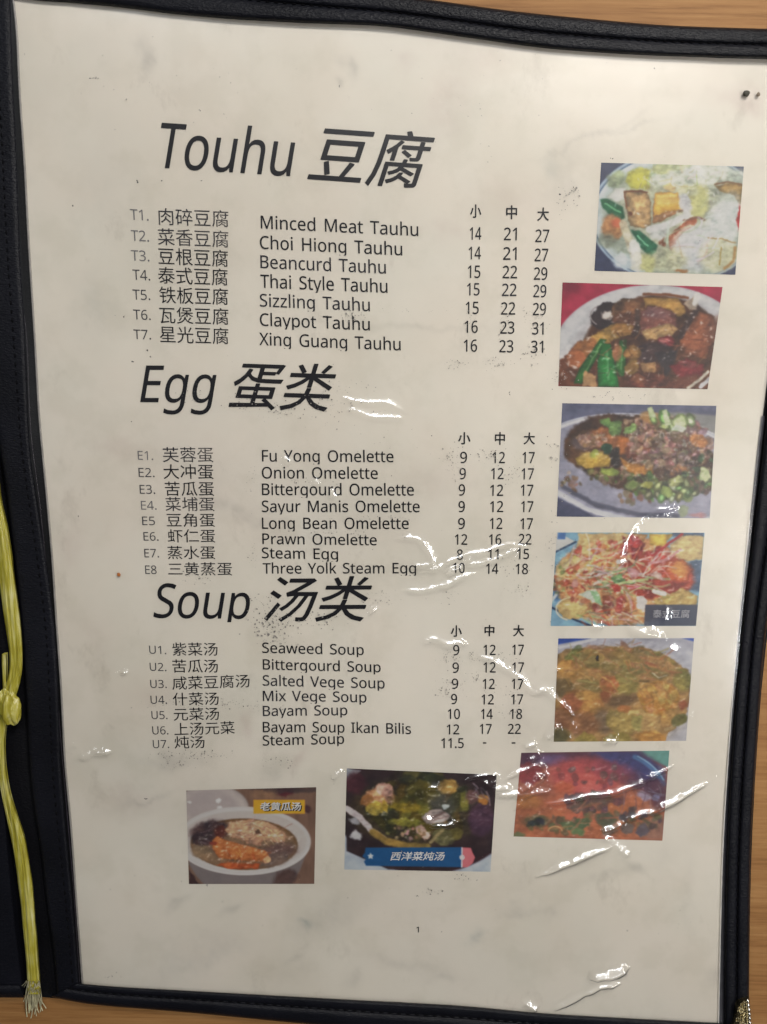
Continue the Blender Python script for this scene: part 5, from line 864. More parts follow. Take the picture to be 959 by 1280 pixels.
def pic_sauce_tofu(p):
    p.C[:] = np.array((50, 58, 92)) / 255
    p.e(520, 378, 510, 388, (150, 172, 196), 0, 6, 1, .08, 0, 0).e(522, 380, 498, 376, (86, 108, 138), 0, 4, 1, 0, 0, 0).e(524, 381, 490, 368, (196, 208, 218), 0, 5, 1, .08, 0, 0)
    p.e(545, 395, 470, 350, (150, 162, 146), 0, 60, 1, .2, 0, 20).e(560, 330, 380, 260, (164, 168, 142), 0, 80, .9, .3)
    p.e(620, 140, 330, 70, (196, 204, 184), 0, 40, .9, .5).e(430, 100, 60, 30, (196, 200, 130), 0, 20, .8, .4).e(520, 85, 90, 26, (180, 190, 140), 0, 20, .8, .5)
    p.e(620, 110, 60, 30, (216, 224, 216), 0, 20, .9, .4).p([(235, 120), (300, 90), (365, 105), (360, 215), (250, 215), (222, 170)], (178, 176, 66), 20, 1, .4).e(300, 165, 52, 42, (194, 188, 62), 0, 34, .8, .3)
    p.e(165, 160, 60, 44, (150, 164, 120), -.6, 26, .9, .4).p([(115, 265), (165, 210), (225, 212), (215, 280), (165, 290)], (222, 224, 214), 10, 1, .15, .15)
    p.p([(212, 232), (240, 222), (345, 232), (372, 300), (365, 425), (330, 450), (242, 432)], (186, 148, 96), 8, 1, .55, .35).l([(215, 232), (300, 228), (345, 236)], 12, (110, 62, 36), 6).e(250, 360, 14, 10, (110, 60, 40)).l([(214, 240), (226, 330)], 9, (128, 72, 42), 6)
    p.p([(395, 240), (530, 238), (562, 345), (390, 420), (372, 415)], (168, 116, 72), 8, 1, .4, .2).p([(395, 240), (528, 238), (556, 335), (385, 370)], (220, 164, 62), 10, 1, .3, .1).p([(400, 245), (520, 244), (530, 300), (398, 310)], (232, 184, 92), 20, .8, .2)
    p.e(645, 290, 60, 100, (192, 190, 118), .1, 34, .9, .3).e(590, 225, 60, 34, (208, 208, 160), 0, 20, 1, .35).e(570, 305, 36, 60, (190, 190, 198), -.3, 20, .9, .3).e(480, 210, 36, 24, (198, 168, 110), 0, 14, .9, .4)
    p.p([(742, 195), (830, 182), (905, 190), (900, 320), (850, 255), (770, 228)], (188, 148, 78), 10, 1, .45, .3).l([(742, 188), (820, 175), (900, 190)], 10, (122, 84, 50), 6)
    p.p([(72, 278), (110, 272), (205, 322), (216, 382), (196, 395), (120, 362), (85, 322)], (30, 116, 70), 14, 1, .35, .3, 4).l([(100, 302), (190, 352)], 8, (110, 190, 130), 6)
    p.e(140, 440, 62, 74, (176, 122, 74), 0, 30, 1, .45).e(175, 415, 36, 26, (206, 92, 60), 0, 20, .8, .3).e(110, 520, 60, 40, (120, 130, 112), 0, 30, .8, .4).l([(205, 420), (240, 520), (280, 640)], 44, (198, 186, 156), 14, .95, .35)
    p.p([(250, 458), (300, 460), (408, 545), (400, 585), (362, 610), (310, 560)], (28, 116, 78), 14, 1, .3, .3, 4).l([(290, 490), (350, 550)], 9, (120, 200, 150), 6)
    p.l([(450, 462), (425, 530), (445, 540)], 26, (134, 78, 52), 10).e(420, 470, 60, 40, (206, 208, 200), -.5, 20, 1, .3).l([(360, 455), (470, 425), (580, 372)], 40, (206, 206, 206), 16, .95, .25)
    p.l([(500, 560), (498, 500), (545, 455), (615, 405)], 46, (168, 86, 52), 10, 1, .45).l([(508, 500), (560, 452), (600, 430)], 14, (222, 160, 122), 8, .9).l([(560, 400), (640, 382), (680, 395)], 16, (120, 78, 60), 8, .9)
    p.e(640, 560, 150, 130, (196, 200, 204), -.4, 60, .95, .2).e(800, 420, 100, 170, (200, 208, 206), .3, 60, .9, .25).e(470, 630, 110, 70, (190, 190, 152), 0, 40, .9, .5).e(760, 600, 110, 100, (190, 188, 150), 0, 50, .8, .35)
    p.l([(700, 500), (780, 508), (860, 530)], 7, (160, 130, 80)).l([(780, 560), (770, 660)], 8, (164, 140, 70)).l([(860, 560), (852, 640), (800, 680)], 18, (170, 130, 70), 10).e(884, 385, 12, 70, (178, 44, 44), .05).e(545, 695, 34, 12, (150, 104, 60))
    p.e(275, 565, 38, 44, (232, 234, 226), 0, 18, 1, .3).e(290, 640, 44, 56, (218, 216, 190), 0, 20, 1, .45).e(350, 650, 40, 60, (170, 170, 110), 0, 26, .9, .4).e(205, 640, 60, 44, (190, 204, 216), 0, 30, .8, .3)
    p.strands(5, 30, 560, 150, 300, 60, 60, 6, [(214, 220, 206), (160, 160, 112), (190, 190, 140)], None, .6).strands(6, 26, 640, 500, 220, 180, 90, 7, [(222, 226, 224), (176, 176, 150)], -.5, .5).glints(7, 40, 520, 380, 380, 300, 8)
    p.emboss(.16, 30, 24, 901, 540, 400, 380, 290, .3).mottle(.12, 40, 30, 9)
def pic_claypot(p):
    p.C[:] = np.array((168, 34, 64)) / 255; p.e(60, 60, 70, 40, (110, 30, 50), 0, 60, .8)
    p.e(540, 420, 540, 372, (192, 192, 196), -.04, 6, 1, .08, .1, 0).e(575, 440, 480, 320, (170, 168, 172), -.04, 20, .7, .05, 0, 0)
    p.e(560, 430, 400, 325, (82, 48, 34), -.05, 20, 1, .5, .2, 6).e(160, 540, 130, 120, (96, 50, 34), .5, 20, 1, .4).p([(40, 460), (160, 345), (190, 400), (120, 600), (40, 600)], (104, 56, 38), 14, 1, .4)
    p.e(300, 215, 95, 66, (44, 34, 40), -.55, 10, 1, .2).e(305, 212, 34, 24, (214, 200, 188), -.2, 16, .95, .1).arc(300, 215, 90, 62, 130, 230, 6, (150, 140, 140))
    p.e(420, 190, 90, 70, (120, 78, 52), .1, 14, 1, .6, .3).e(400, 240, 70, 44, (96, 56, 42), 0, 14, 1, .5).p([(500, 120), (690, 118), (730, 190), (700, 225), (560, 160), (510, 165)], (176, 130, 60), 12, 1, .5, .2).l([(500, 100), (640, 100), (740, 120)], 14, (120, 66, 40), 8)
    p.p([(480, 190), (560, 160), (660, 190), (690, 270), (640, 300), (480, 320)], (124, 70, 62), 14, 1, .45, .25).e(570, 205, 70, 30, (128, 88, 92), .1, 24, .7).p([(480, 300), (640, 255), (690, 290), (640, 340), (520, 350)], (170, 134, 86), 12, 1, .5, .2)
    p.e(625, 360, 48, 34, (168, 50, 58), -.1, 8, 1, .25, .3).e(612, 352, 26, 14, (206, 120, 116), -.2, 10, .8)
    p.p([(455, 180), (480, 190), (475, 340), (445, 330)], (60, 44, 42), 12, .9).e(560, 420, 110, 60, (62, 44, 48), 0, 30, 1, .35).p([(690, 400), (560, 420), (620, 560), (660, 480)], (50, 44, 50), 20, .9, .3)
    p.p([(800, 190), (880, 220), (895, 330), (840, 450), (720, 430), (690, 330)], (140, 74, 46), 14, 1, .5, .35).p([(815, 200), (860, 230), (780, 420), (735, 410)], (160, 88, 54), 24, .7, .4).l([(795, 175), (740, 260), (700, 330)], 30, (60, 40, 40), 10)
    p.p([(720, 150), (775, 105), (800, 120), (790, 180), (750, 185)], (160, 140, 120), 10, 1, .4).e(785, 125, 18, 36, (226, 222, 214), .2, 10, .95, .2).e(900, 300, 30, 80, (130, 80, 60), 0, 26, .7)
    p.p([(640, 490), (740, 450), (830, 480), (820, 540), (700, 560)], (134, 38, 44), 14, 1, .35, .3).e(745, 480, 60, 16, (150, 76, 72), .1, 16, .6)
    p.p([(210, 330), (330, 262), (440, 270), (430, 320), (330, 350), (230, 420)], (176, 134, 62), 12, 1, .5, .25).e(380, 290, 56, 36, (150, 104, 50), 0, 12, 1, .5).e(180, 400, 80, 50, (150, 92, 48), -.6, 16, 1, .5).e(130, 450, 50, 50, (160, 88, 50), 0, 14, 1, .45)
    p.p([(265, 340), (300, 345), (250, 440), (160, 590), (120, 585), (150, 500)], (40, 112, 44), 8, 1, .35, .4, 4).p([(280, 365), (320, 370), (345, 480), (365, 605), (250, 605), (248, 460)], (30, 128, 52), 8, 1, .25, .35, 4).p([(370, 350), (408, 345), (405, 440), (395, 545), (365, 550), (345, 500)], (44, 110, 44), 8, 1, .35, .35, 4)
    p.l([(270, 370), (170, 540)], 8, (120, 176, 100), 8, .7).l([(300, 410), (310, 560)], 12, (110, 184, 116), 10, .6).l([(385, 400), (378, 510)], 7, (120, 170, 110), 6, .6)
    p.p([(175, 510), (240, 540), (240, 605), (165, 605)], (170, 128, 84), 8, 1, .3).e(440, 420, 50, 44, (160, 112, 56), 0, 10, 1, .4, .3).e(440, 500, 40, 44, (168, 124, 60), .2, 10, 1, .45, .4).e(440, 495, 22, 26, (122, 86, 44), .2, 8, .8).p([(480, 470), (560, 472), (565, 520), (500, 530)], (166, 122, 76), 10, 1, .4)
    p.e(520, 570, 110, 44, (110, 54, 40), 0, 20, 1, .5).e(470, 560, 40, 24, (150, 86, 56), 0, 14, .8).e(710, 580, 100, 30, (112, 58, 42), -.3, 20, .9).e(355, 420, 26, 50, (190, 118, 70), 0, 14, .8)
    p.l([(850, 520), (800, 570), (740, 610)], 16, (206, 200, 180), 8, .9, .2).l([(858, 560), (810, 605)], 20, (200, 200, 206), 6).strands(3, 40, 540, 400, 330, 220, 60, 6, [(80, 46, 34), (160, 100, 60), (60, 40, 36)], None, .5).glints(4, 70, 540, 350, 360, 240, 8, (232, 220, 206)).glints(14, 22, 90, 470, 60, 90, 10)
    p.emboss(.34, 34, 26, 911, 560, 440, 360, 260, .6).mottle(.16, 50, 40, 19)
def pic_minced(p):
    p.p([(20, 30), (930, 40), (930, 110), (700, 90), (300, 110), (40, 210)], (84, 88, 116), 20, 1, .2, 0, 0)
    p.e(500, 420, 640, 318, (190, 192, 204), .12, 5, 1, .05, 0, 0).e(500, 416, 628, 306, (78, 82, 104), .12, 5, 1, .05, 0, 0).e(500, 410, 620, 298, (206, 206, 214), .12, 4, 1, 0, 0, 0).e(505, 412, 604, 286, (138, 138, 158), .12, 10, 1, .16, 0, 2)
    p.p([(30, 520), (200, 620), (480, 690), (20, 700)], (190, 192, 206), 14, 1, .1, 0, 0).l([(30, 570), (180, 650), (300, 690)], 26, (110, 112, 136), 12, .9).p([(20, 560), (240, 672), (20, 690)], (72, 76, 104), 8, 1, .15, 0, 0).l([(60, 505), (240, 605), (480, 662), (700, 668)], 26, (66, 68, 88), 14, .8).l([(30, 540), (200, 640), (330, 680)], 6, (220, 220, 226), 4)
    p.e(500, 330, 430, 215, (74, 46, 34), .22, 18, 1, .5, .2).e(160, 290, 90, 100, (84, 54, 36), .4, 20, 1, .4).e(170, 260, 60, 44, (98, 84, 92), 0, 26, .7)
    p.e(300, 240, 110, 60, (150, 88, 48), .2, 16, 1, .5, .25).e(205, 250, 50, 40, (150, 112, 90), 0, 14, 1, .6).p([(370, 220), (440, 240), (450, 320), (380, 330), (350, 280)], (176, 98, 40), 12, 1, .45, .25)
    p.e(490, 315, 84, 52, (112, 54, 36), .2, 14, 1, .5, .2).e(470, 290, 50, 18, (150, 84, 60), .1, 14, .7).p([(375, 335), (440, 375), (560, 380), (570, 430), (480, 465), (400, 400)], (188, 122, 44), 10, 1, .4, .3, 6).p([(128, 345), (200, 315), (310, 322), (335, 350), (320, 392), (190, 405), (140, 380)], (196, 154, 54), 8, 1, .4, .35, 5).e(230, 330, 70, 20, (214, 178, 84), 0, 16, .8).e(235, 325, 22, 26, (140, 154, 60), 0, 12, .9)
    p.e(355, 340, 26, 60, (40, 34, 34), .1, 14, .9).e(305, 292, 34, 28, (36, 74, 50), .2, 12, 1, .4)
    p.sc(31, 330, 660, 270, 230, 150, 9, 22, [(150, 116, 100), (122, 88, 74), (172, 138, 118), (104, 72, 60), (140, 108, 96)], .95, .4, 1.2).sc(32, 60, 480, 190, 150, 60, 8, 18, [(150, 112, 90), (172, 130, 100), (120, 80, 60)], .9).e(560, 120, 70, 34, (166, 120, 60), .1, 16, .8, .4)
    p.sc(33, 60, 230, 240, 90, 40, 6, 14, [(160, 120, 96), (130, 90, 70), (176, 146, 130)], .9).e(820, 250, 50, 30, (190, 118, 60), .5, 14, .9, .4).e(720, 440, 60, 50, (150, 96, 54), -.3, 14, .9, .5)
    p.sc(34, 150, 660, 500, 240, 80, 8, 24, [(66, 92, 44), (90, 120, 56), (48, 60, 34), (110, 134, 70), (86, 66, 46), (70, 50, 38)], .92, .4, 1.3).sc(35, 60, 830, 410, 90, 120, 8, 24, [(66, 96, 56), (92, 76, 56), (60, 46, 40), (110, 84, 66)], .92).sc(36, 60, 330, 440, 130, 50, 7, 18, [(110, 120, 60), (140, 110, 80), (80, 66, 44), (90, 112, 50), (160, 136, 100)], .92)
    p.sc(37, 17, 640, 525, 200, 56, 16, 30, [(122, 138, 80), (104, 124, 70), (140, 152, 104)], .95, .25, 1.25, None, True, .35).sc(38, 12, 660, 130, 120, 50, 22, 40, [(140, 170, 90), (108, 146, 76), (170, 190, 130)], .95, .25, 1.2, None, True, .35)
    p.e(355, 175, 40, 44, (98, 134, 68), .3, 14, 1, .4, .2).e(310, 150, 40, 22, (86, 124, 60), .2, 10, 1, .4).e(440, 185, 40, 22, (120, 156, 76), -.5, 10, 1, .35).p([(530, 70), (560, 62), (580, 120), (545, 125)], (186, 204, 150), 6, 1, .2, .2).p([(610, 85), (640, 75), (670, 160), (635, 165)], (196, 212, 164), 6, 1, .2, .2).e(715, 145, 46, 42, (158, 180, 110), 0, 6, 1, .2, .4).e(715, 143, 32, 28, (190, 204, 150), 0, 6, 1, .15).e(705, 180, 40, 16, (196, 206, 190), 0, 10, .9)
    p.e(320, 425, 50, 22, (150, 168, 66), .2, 8, 1, .35, .2).e(455, 495, 44, 28, (158, 172, 96), -.1, 7, 1, .25, .4).e(455, 493, 24, 14, (112, 136, 60), -.1, 7, .9).e(640, 535, 34, 34, (160, 182, 90), .1, 7, 1, .25, .35).e(850, 435, 30, 40, (176, 190, 140), -.2, 10, .9, .4).e(690, 470, 40, 26, (180, 186, 110), -.5, 8, 1, .3, .3).e(525, 495, 30, 20, (150, 150, 60), 0, 8, 1)
    p.sc(39, 14, 120, 490, 70, 40, 8, 20, [(150, 124, 96), (112, 84, 56)], .9).sc(40, 12, 460, 570, 130, 30, 12, 26, [(130, 104, 84), (150, 120, 96), (104, 78, 60)], .95).e(95, 425, 18, 14, (176, 160, 150)).e(735, 640, 28, 34, (140, 150, 116), .2, 14, .9, .3).e(815, 665, 46, 14, (168, 96, 96), 0, 14, .6)
    p.glints(41, 60, 620, 290, 260, 180, 7, (226, 214, 206), .7).emboss(.3, 20, 16, 921, 560, 320, 380, 190, .4).mottle(.12, 40, 30, 29)
def pic_thai(p):
    p.C[:] = np.array((112, 156, 182)) / 255; p.mottle(.08, 80, 60, 3)
    p.p([(60, 40), (180, 100), (60, 165)], (200, 196, 186), 8, .9, 0, 0, 0).l([(66, 160), (182, 102)], 12, (50, 70, 100), 5, 1, 0, 0, 0).p([(80, 50), (125, 50), (122, 88), (76, 88)], (70, 110, 170), 6, 1, .1, 0, 0)
    p.l([(48, 478), (180, 548), (270, 582)], 12, (38, 52, 84), 5, 1, 0, 0, 0).e(70, 370, 26, 70, (52, 84, 130), 0, 20, .9).l([(40, 440), (70, 400)], 16, (200, 210, 220), 8)
    p.e(450, 320, 390, 260, (186, 130, 84), 0, 20, 1, .5, .1).p([(200, 55), (480, 50), (470, 150), (330, 190), (190, 160)], (202, 168, 108), 16, 1, .35).e(150, 250, 80, 60, (196, 168, 112), -.4, 20, 1, .45)
    p.p([(480, 55), (590, 60), (560, 110), (480, 110)], (176, 130, 78), 8, 1, .35, .3).p([(600, 60), (740, 55), (690, 130), (600, 120)], (188, 150, 60), 10, 1, .5, .2).p([(720, 120), (800, 55), (915, 70), (905, 200), (820, 215), (740, 190)], (202, 172, 112), 12, 1, .35, .2, 5)
    p.p([(835, 215), (905, 205), (890, 385), (800, 370)], (68, 88, 116), 14, 1, .2).p([(730, 50), (915, 50), (915, 74), (860, 64), (735, 72)], (48, 62, 92), 8, .8)
    p.e(640, 290, 220, 130, (160, 62, 44), .1, 24, 1, .5, .1).p([(690, 220), (800, 200), (840, 260), (820, 330), (700, 350)], (186, 82, 44), 16, 1, .4, .25).e(775, 255, 48, 46, (216, 136, 62), .2, 26, .9, .3).p([(480, 350), (700, 320), (830, 330), (720, 400), (560, 440)], (150, 56, 46), 18, 1, .4)
    p.p([(620, 440), (790, 365), (880, 410), (870, 465), (640, 480)], (198, 164, 92), 12, 1, .35, .25).p([(70, 470), (120, 425), (210, 420), (250, 480), (200, 545), (110, 540)], (206, 172, 108), 8, 1, .4, .2).arc(165, 485, 95, 66, 110, 280, 6, (226, 206, 170))
    p.sc(51, 90, 230, 320, 130, 130, 8, 22, [(166, 76, 60), (188, 102, 70), (200, 158, 104), (150, 62, 54), (206, 174, 130), (190, 140, 96)], .9, .4, 1.4).sc(52, 50, 330, 170, 160, 70, 8, 20, [(206, 110, 60), (214, 170, 90), (190, 80, 60), (220, 190, 140)], .85, .4, 1.4).sc(53, 36, 490, 130, 70, 50, 9, 24, [(164, 36, 42), (190, 60, 56), (130, 36, 44)], .95, .4, 1.4)
    p.sc(54, 40, 400, 470, 110, 50, 8, 26, [(166, 72, 58), (184, 100, 72), (146, 66, 54), (190, 150, 120)], .9, .4, 1.3).sc(55, 22, 650, 180, 80, 40, 8, 24, [(190, 60, 52), (206, 130, 110), (170, 50, 50)], .9, .4, 1.6)
    p.strands(56, 90, 400, 230, 300, 110, 100, 8, [(206, 172, 178), (196, 146, 140), (186, 170, 110), (212, 186, 172), (190, 96, 72)], -.35, .65).strands(57, 54, 440, 330, 240, 80, 100, 9, [(190, 196, 170), (146, 154, 96), (206, 180, 170), (172, 70, 56), (112, 134, 92)], .1, .65).strands(58, 40, 350, 530, 200, 40, 100, 8, [(192, 192, 180), (156, 156, 110), (196, 160, 124), (110, 112, 84), (172, 84, 62)], .2, .6)
    p.p([(195, 400), (250, 380), (300, 370), (330, 470), (300, 450), (250, 430)], (190, 206, 180), 12, 1, .3).p([(265, 380), (310, 380), (335, 470), (300, 450)], (120, 160, 120), 10, 1, .35).p([(385, 300), (440, 280), (470, 330), (560, 330), (480, 350), (400, 340)], (96, 132, 84), 10, 1, .4).l([(420, 345), (520, 325), (590, 315)], 14, (176, 190, 120), 8)
    p.e(510, 278, 34, 28, (214, 150, 150), .5, 8, 1, .25, .25).p([(600, 290), (640, 262), (700, 320), (650, 315)], (214, 172, 160), 10, 1, .3, .2).l([(600, 225), (700, 205), (780, 145)], 14, (196, 130, 130), 6).l([(620, 180), (700, 120), (790, 58)], 14, (160, 40, 44), 6).l([(630, 385), (690, 400)], 24, (222, 214, 206), 8).p([(530, 420), (570, 410), (590, 440), (570, 500), (530, 480)], (206, 196, 190), 10, 1, .3)
    p.p([(385, 345), (430, 340), (440, 385), (395, 390)], (172, 52, 46), 10, .9, .3).e(440, 215, 24, 16, (236, 230, 230), 0, 14, .9).sc(59, 30, 100, 330, 60, 90, 7, 16, [(130, 140, 90), (196, 180, 130), (170, 90, 60)], .85).glints(60, 40, 430, 300, 330, 200, 6).emboss(.26, 26, 18, 931, 470, 310, 430, 240, .45).mottle(.12, 40, 30, 39)
    p.p([(578, 460), (880, 460), (872, 582), (572, 582)], (64, 68, 88), 5, .95, .06, 0, 0)
def pic_omelette(p):
    p.C[:] = np.array((152, 152, 164)) / 255; p.p([(40, 50), (300, 60), (60, 105)], (44, 70, 150), 5, 1, .1, 0, 0).p([(800, 50), (930, 55), (930, 88)], (50, 76, 160), 5, 1, .1, 0, 0).l([(50, 130), (300, 70)], 14, (186, 186, 196), 8, .9, 0, 0, 0).e(800, 170, 140, 80, (162, 162, 172), .5, 60, .8, .05)
    p.p([(40, 170), (130, 130), (400, 132), (600, 120), (700, 150), (800, 200), (845, 250), (890, 265), (900, 400), (880, 520), (800, 640), (740, 720), (30, 740)], (146, 112, 68), 10, 1, .4, .15, 10)
    p.sc(61, 90, 420, 200, 340, 70, 16, 46, [(150, 118, 70), (126, 104, 60), (110, 104, 58), (160, 122, 84), (144, 100, 60), (120, 110, 66)], .8, .5, 1.8, .1).e(250, 195, 90, 30, (124, 112, 68), .1, 26, .7, .4).e(240, 240, 90, 14, (84, 80, 50), 0, 14, .8)
    p.e(140, 260, 90, 60, (160, 116, 60), .2, 20, 1, .55).e(100, 380, 70, 60, (76, 66, 48), 0, 30, .9, .4).e(270, 360, 90, 40, (118, 108, 60), .1, 26, .9, .4, .1).l([(190, 330), (300, 345)], 12, (150, 146, 88), 8, .8)
    p.e(490, 350, 90, 76, (128, 120, 62), .2, 24, 1, .35, .1).e(500, 330, 40, 30, (144, 142, 80), .2, 22, .7).e(690, 220, 120, 34, (150, 112, 70), .3, 14, 1, .5).l([(640, 230), (740, 262), (830, 310)], 26, (156, 108, 66), 10, 1, .45).l([(620, 220), (700, 240)], 16, (158, 76, 58), 10, .8)
    p.e(690, 290, 70, 30, (122, 112, 62), .2, 20, .9, .4, .1).l([(660, 285), (700, 312), (750, 300)], 6, (206, 210, 196), 5, .9).e(850, 330, 60, 70, (122, 116, 56), -.2, 26, 1, .4, .1).l([(580, 335), (640, 338)], 12, (74, 62, 44), 8)
    p.e(385, 360, 60, 60, (146, 78, 50), .3, 16, 1, .5).e(370, 430, 40, 46, (136, 68, 48), 0, 16, .9, .4).l([(330, 300), (400, 340), (440, 400)], 12, (176, 126, 70), 8)
    p.e(220, 480, 140, 90, (150, 96, 52), .2, 18, 1, .55, .2).e(150, 470, 70, 60, (132, 66, 48), -.4, 18, .9, .4).e(250, 430, 80, 34, (172, 128, 64), .1, 16, .9, .5).e(280, 500, 70, 30, (168, 120, 60), .1, 16, .9, .5)
    p.e(470, 460, 110, 36, (84, 66, 54), -.2, 40, .9, .3).e(350, 590, 56, 80, (92, 80, 74), -.3, 40, .9, .25).e(200, 600, 130, 70, (122, 78, 56), .1, 40, 1, .4).e(80, 570, 60, 70, (118, 74, 56), 0, 40, .9).e(80, 680, 60, 50, (80, 78, 52), 0, 30, .9)
    p.e(700, 440, 130, 110, (178, 124, 54), .2, 18, 1, .6, .2).e(640, 400, 60, 40, (192, 146, 74), 0, 14, .9, .6).sc(62, 60, 700, 450, 110, 90, 10, 26, [(196, 146, 70), (164, 104, 44), (186, 128, 56), (206, 164, 96)], .75, .5, 1.6).e(770, 560, 60, 46, (176, 132, 70), -.4, 16, 1, .5).l([(740, 640), (790, 625), (815, 600)], 22, (166, 140, 96), 8)
    p.e(855, 485, 30, 30, (136, 62, 44), 0, 20, .9, .3).e(830, 580, 50, 40, (84, 86, 50), -.6, 14, 1, .35).e(470, 590, 110, 80, (150, 132, 72), .2, 14, 1, .45, .2).e(575, 600, 50, 50, (128, 128, 72), .1, 14, 1, .3).l([(520, 530), (590, 525), (620, 560)], 26, (186, 156, 96), 12, .9, .4).e(480, 510, 40, 26, (164, 88, 48), 0, 14, .8)
    p.e(650, 620, 60, 90, (166, 134, 84), 0, 20, 1, .45).p([(160, 715), (230, 650), (300, 690), (320, 720)], (124, 112, 52), 10, 1, .4).e(440, 700, 90, 40, (124, 116, 54), 0, 14, 1, .4).e(650, 690, 100, 40, (176, 122, 56), 0, 18, 1, .55).p([(740, 720), (760, 660), (880, 590), (890, 730)], (156, 154, 160), 8, 1, .06, 0, 4)
    p.strands(63, 120, 430, 250, 360, 150, 80, 8, [(164, 126, 76), (116, 92, 56), (140, 108, 64), (150, 92, 60)], .2, .5).e(312, 190, 8, 22, (14, 12, 18), .15, 4, 1, 0, 0, 3).l([(300, 190), (322, 205)], 8, (14, 12, 18), 4).glints(64, 30, 450, 300, 350, 200, 7, (220, 206, 180), .5).emboss(.32, 34, 22, 941, 450, 420, 430, 320, .35).mottle(.14, 60, 40, 49); f = np.clip(1.2 - np.hypot((p.X - 450) / 420, (p.Y - 440) / 300), 0, .28)[:, None]; p.C = p.C * (1 - f) + np.array((158, 122, 70)) / 255 * f
def pic_steamegg(p):
    p.C[:] = np.array((146, 82, 64)) / 255; p.p([(700, 30), (930, 30), (925, 140)], (64, 142, 138), 8, 1, .1, 0, 0).p([(60, 40), (740, 36), (900, 140), (890, 330), (700, 240), (400, 130), (60, 130)], (56, 38, 66), 50, 1, .3).p([(480, 44), (730, 40), (880, 130), (890, 200), (760, 200), (560, 110)], (34, 50, 112), 50, 1, .25).arc(560, 330, 350, 290, -62, -20, 26, (40, 96, 160), 16).arc(560, 330, 362, 300, -60, -24, 6, (110, 176, 214), 6)
    p.e(260, 90, 80, 30, (92, 84, 150), 0, 40, .7).e(440, 190, 200, 110, (172, 66, 70), .1, 70, 1, .3).e(600, 150, 130, 50, (120, 50, 72), .2, 50, .7).e(120, 170, 76, 60, (122, 46, 56), 0, 20, 1, .3).e(420, 220, 110, 60, (196, 80, 76), 0, 50, .8, .3).e(320, 250, 60, 40, (184, 84, 52), 0, 30, .8)
    p.p([(40, 300), (250, 290), (520, 330), (760, 280), (890, 380), (890, 560), (30, 540)], (158, 88, 56), 60, 1, .4).e(330, 340, 110, 40, (184, 92, 66), .1, 40, .8).e(120, 330, 70, 40, (160, 104, 50), 0, 30, .8).e(620, 400, 110, 70, (172, 96, 50), 0, 40, .7).e(430, 420, 130, 40, (184, 82, 60), -.1, 30, .8).e(840, 480, 90, 70, (130, 98, 86), 0, 60, .8).e(860, 290, 60, 80, (60, 40, 66), 0, 40, .8)
    p.sc(71, 46, 500, 330, 170, 60, 14, 30, [(70, 64, 62), (56, 66, 62), (84, 60, 66), (64, 56, 80)], .8).sc(72, 60, 450, 450, 390, 60, 14, 30, [(66, 90, 64), (62, 80, 60), (80, 98, 66), (104, 84, 58)], .7).sc(73, 22, 440, 180, 240, 70, 12, 26, [(92, 70, 84), (70, 72, 76), (110, 60, 66)], .7).sc(74, 20, 760, 430, 110, 70, 14, 26, [(60, 64, 70), (76, 80, 66), (50, 56, 74)], .85)
    p.e(510, 330, 60, 30, (78, 70, 70), 0, 34, .7).e(400, 360, 46, 26, (80, 78, 70), 0, 30, .7).e(560, 430, 56, 40, (52, 78, 62), 0, 16, .85).e(350, 470, 50, 24, (54, 96, 60), .1, 12, .9).e(430, 450, 40, 30, (48, 90, 58), 0, 12, .9).e(160, 440, 80, 34, (62, 74, 54), 0, 30, .8).e(60, 520, 40, 18, (60, 104, 66), 0, 16, .8).e(770, 490, 40, 36, (58, 66, 84), 0, 12, .9).e(680, 480, 36, 30, (76, 86, 88), 0, 14, .85).e(400, 500, 40, 22, (60, 120, 70), 0, 12, .85).arc(270, 500, 40, 30, 190, 350, 8, (190, 150, 96))
    p.e(775, 295, 40, 26, (120, 124, 160), .3, 16, .9, .4).e(845, 305, 26, 18, (96, 110, 160), 0, 12, .9).strands(75, 10, 330, 420, 260, 90, 90, 9, [(180, 110, 72), (150, 80, 58)], -.3, .35).strands(76, 16, 760, 240, 110, 80, 120, 5, [(110, 116, 150), (80, 60, 90)], .6, .5).glints(77, 36, 480, 330, 360, 180, 6, (220, 190, 180), .5).emboss(.2, 36, 26, 951, 470, 320, 430, 240, .3).mottle(.14, 50, 40, 59); p.C = p.C * 0.78 + np.array((172, 112, 94)) / 255 * 0.22; p.sc(78, 9, 160, 450, 50, 26, 12, 22, [(52, 62, 66), (44, 52, 50)], .8)
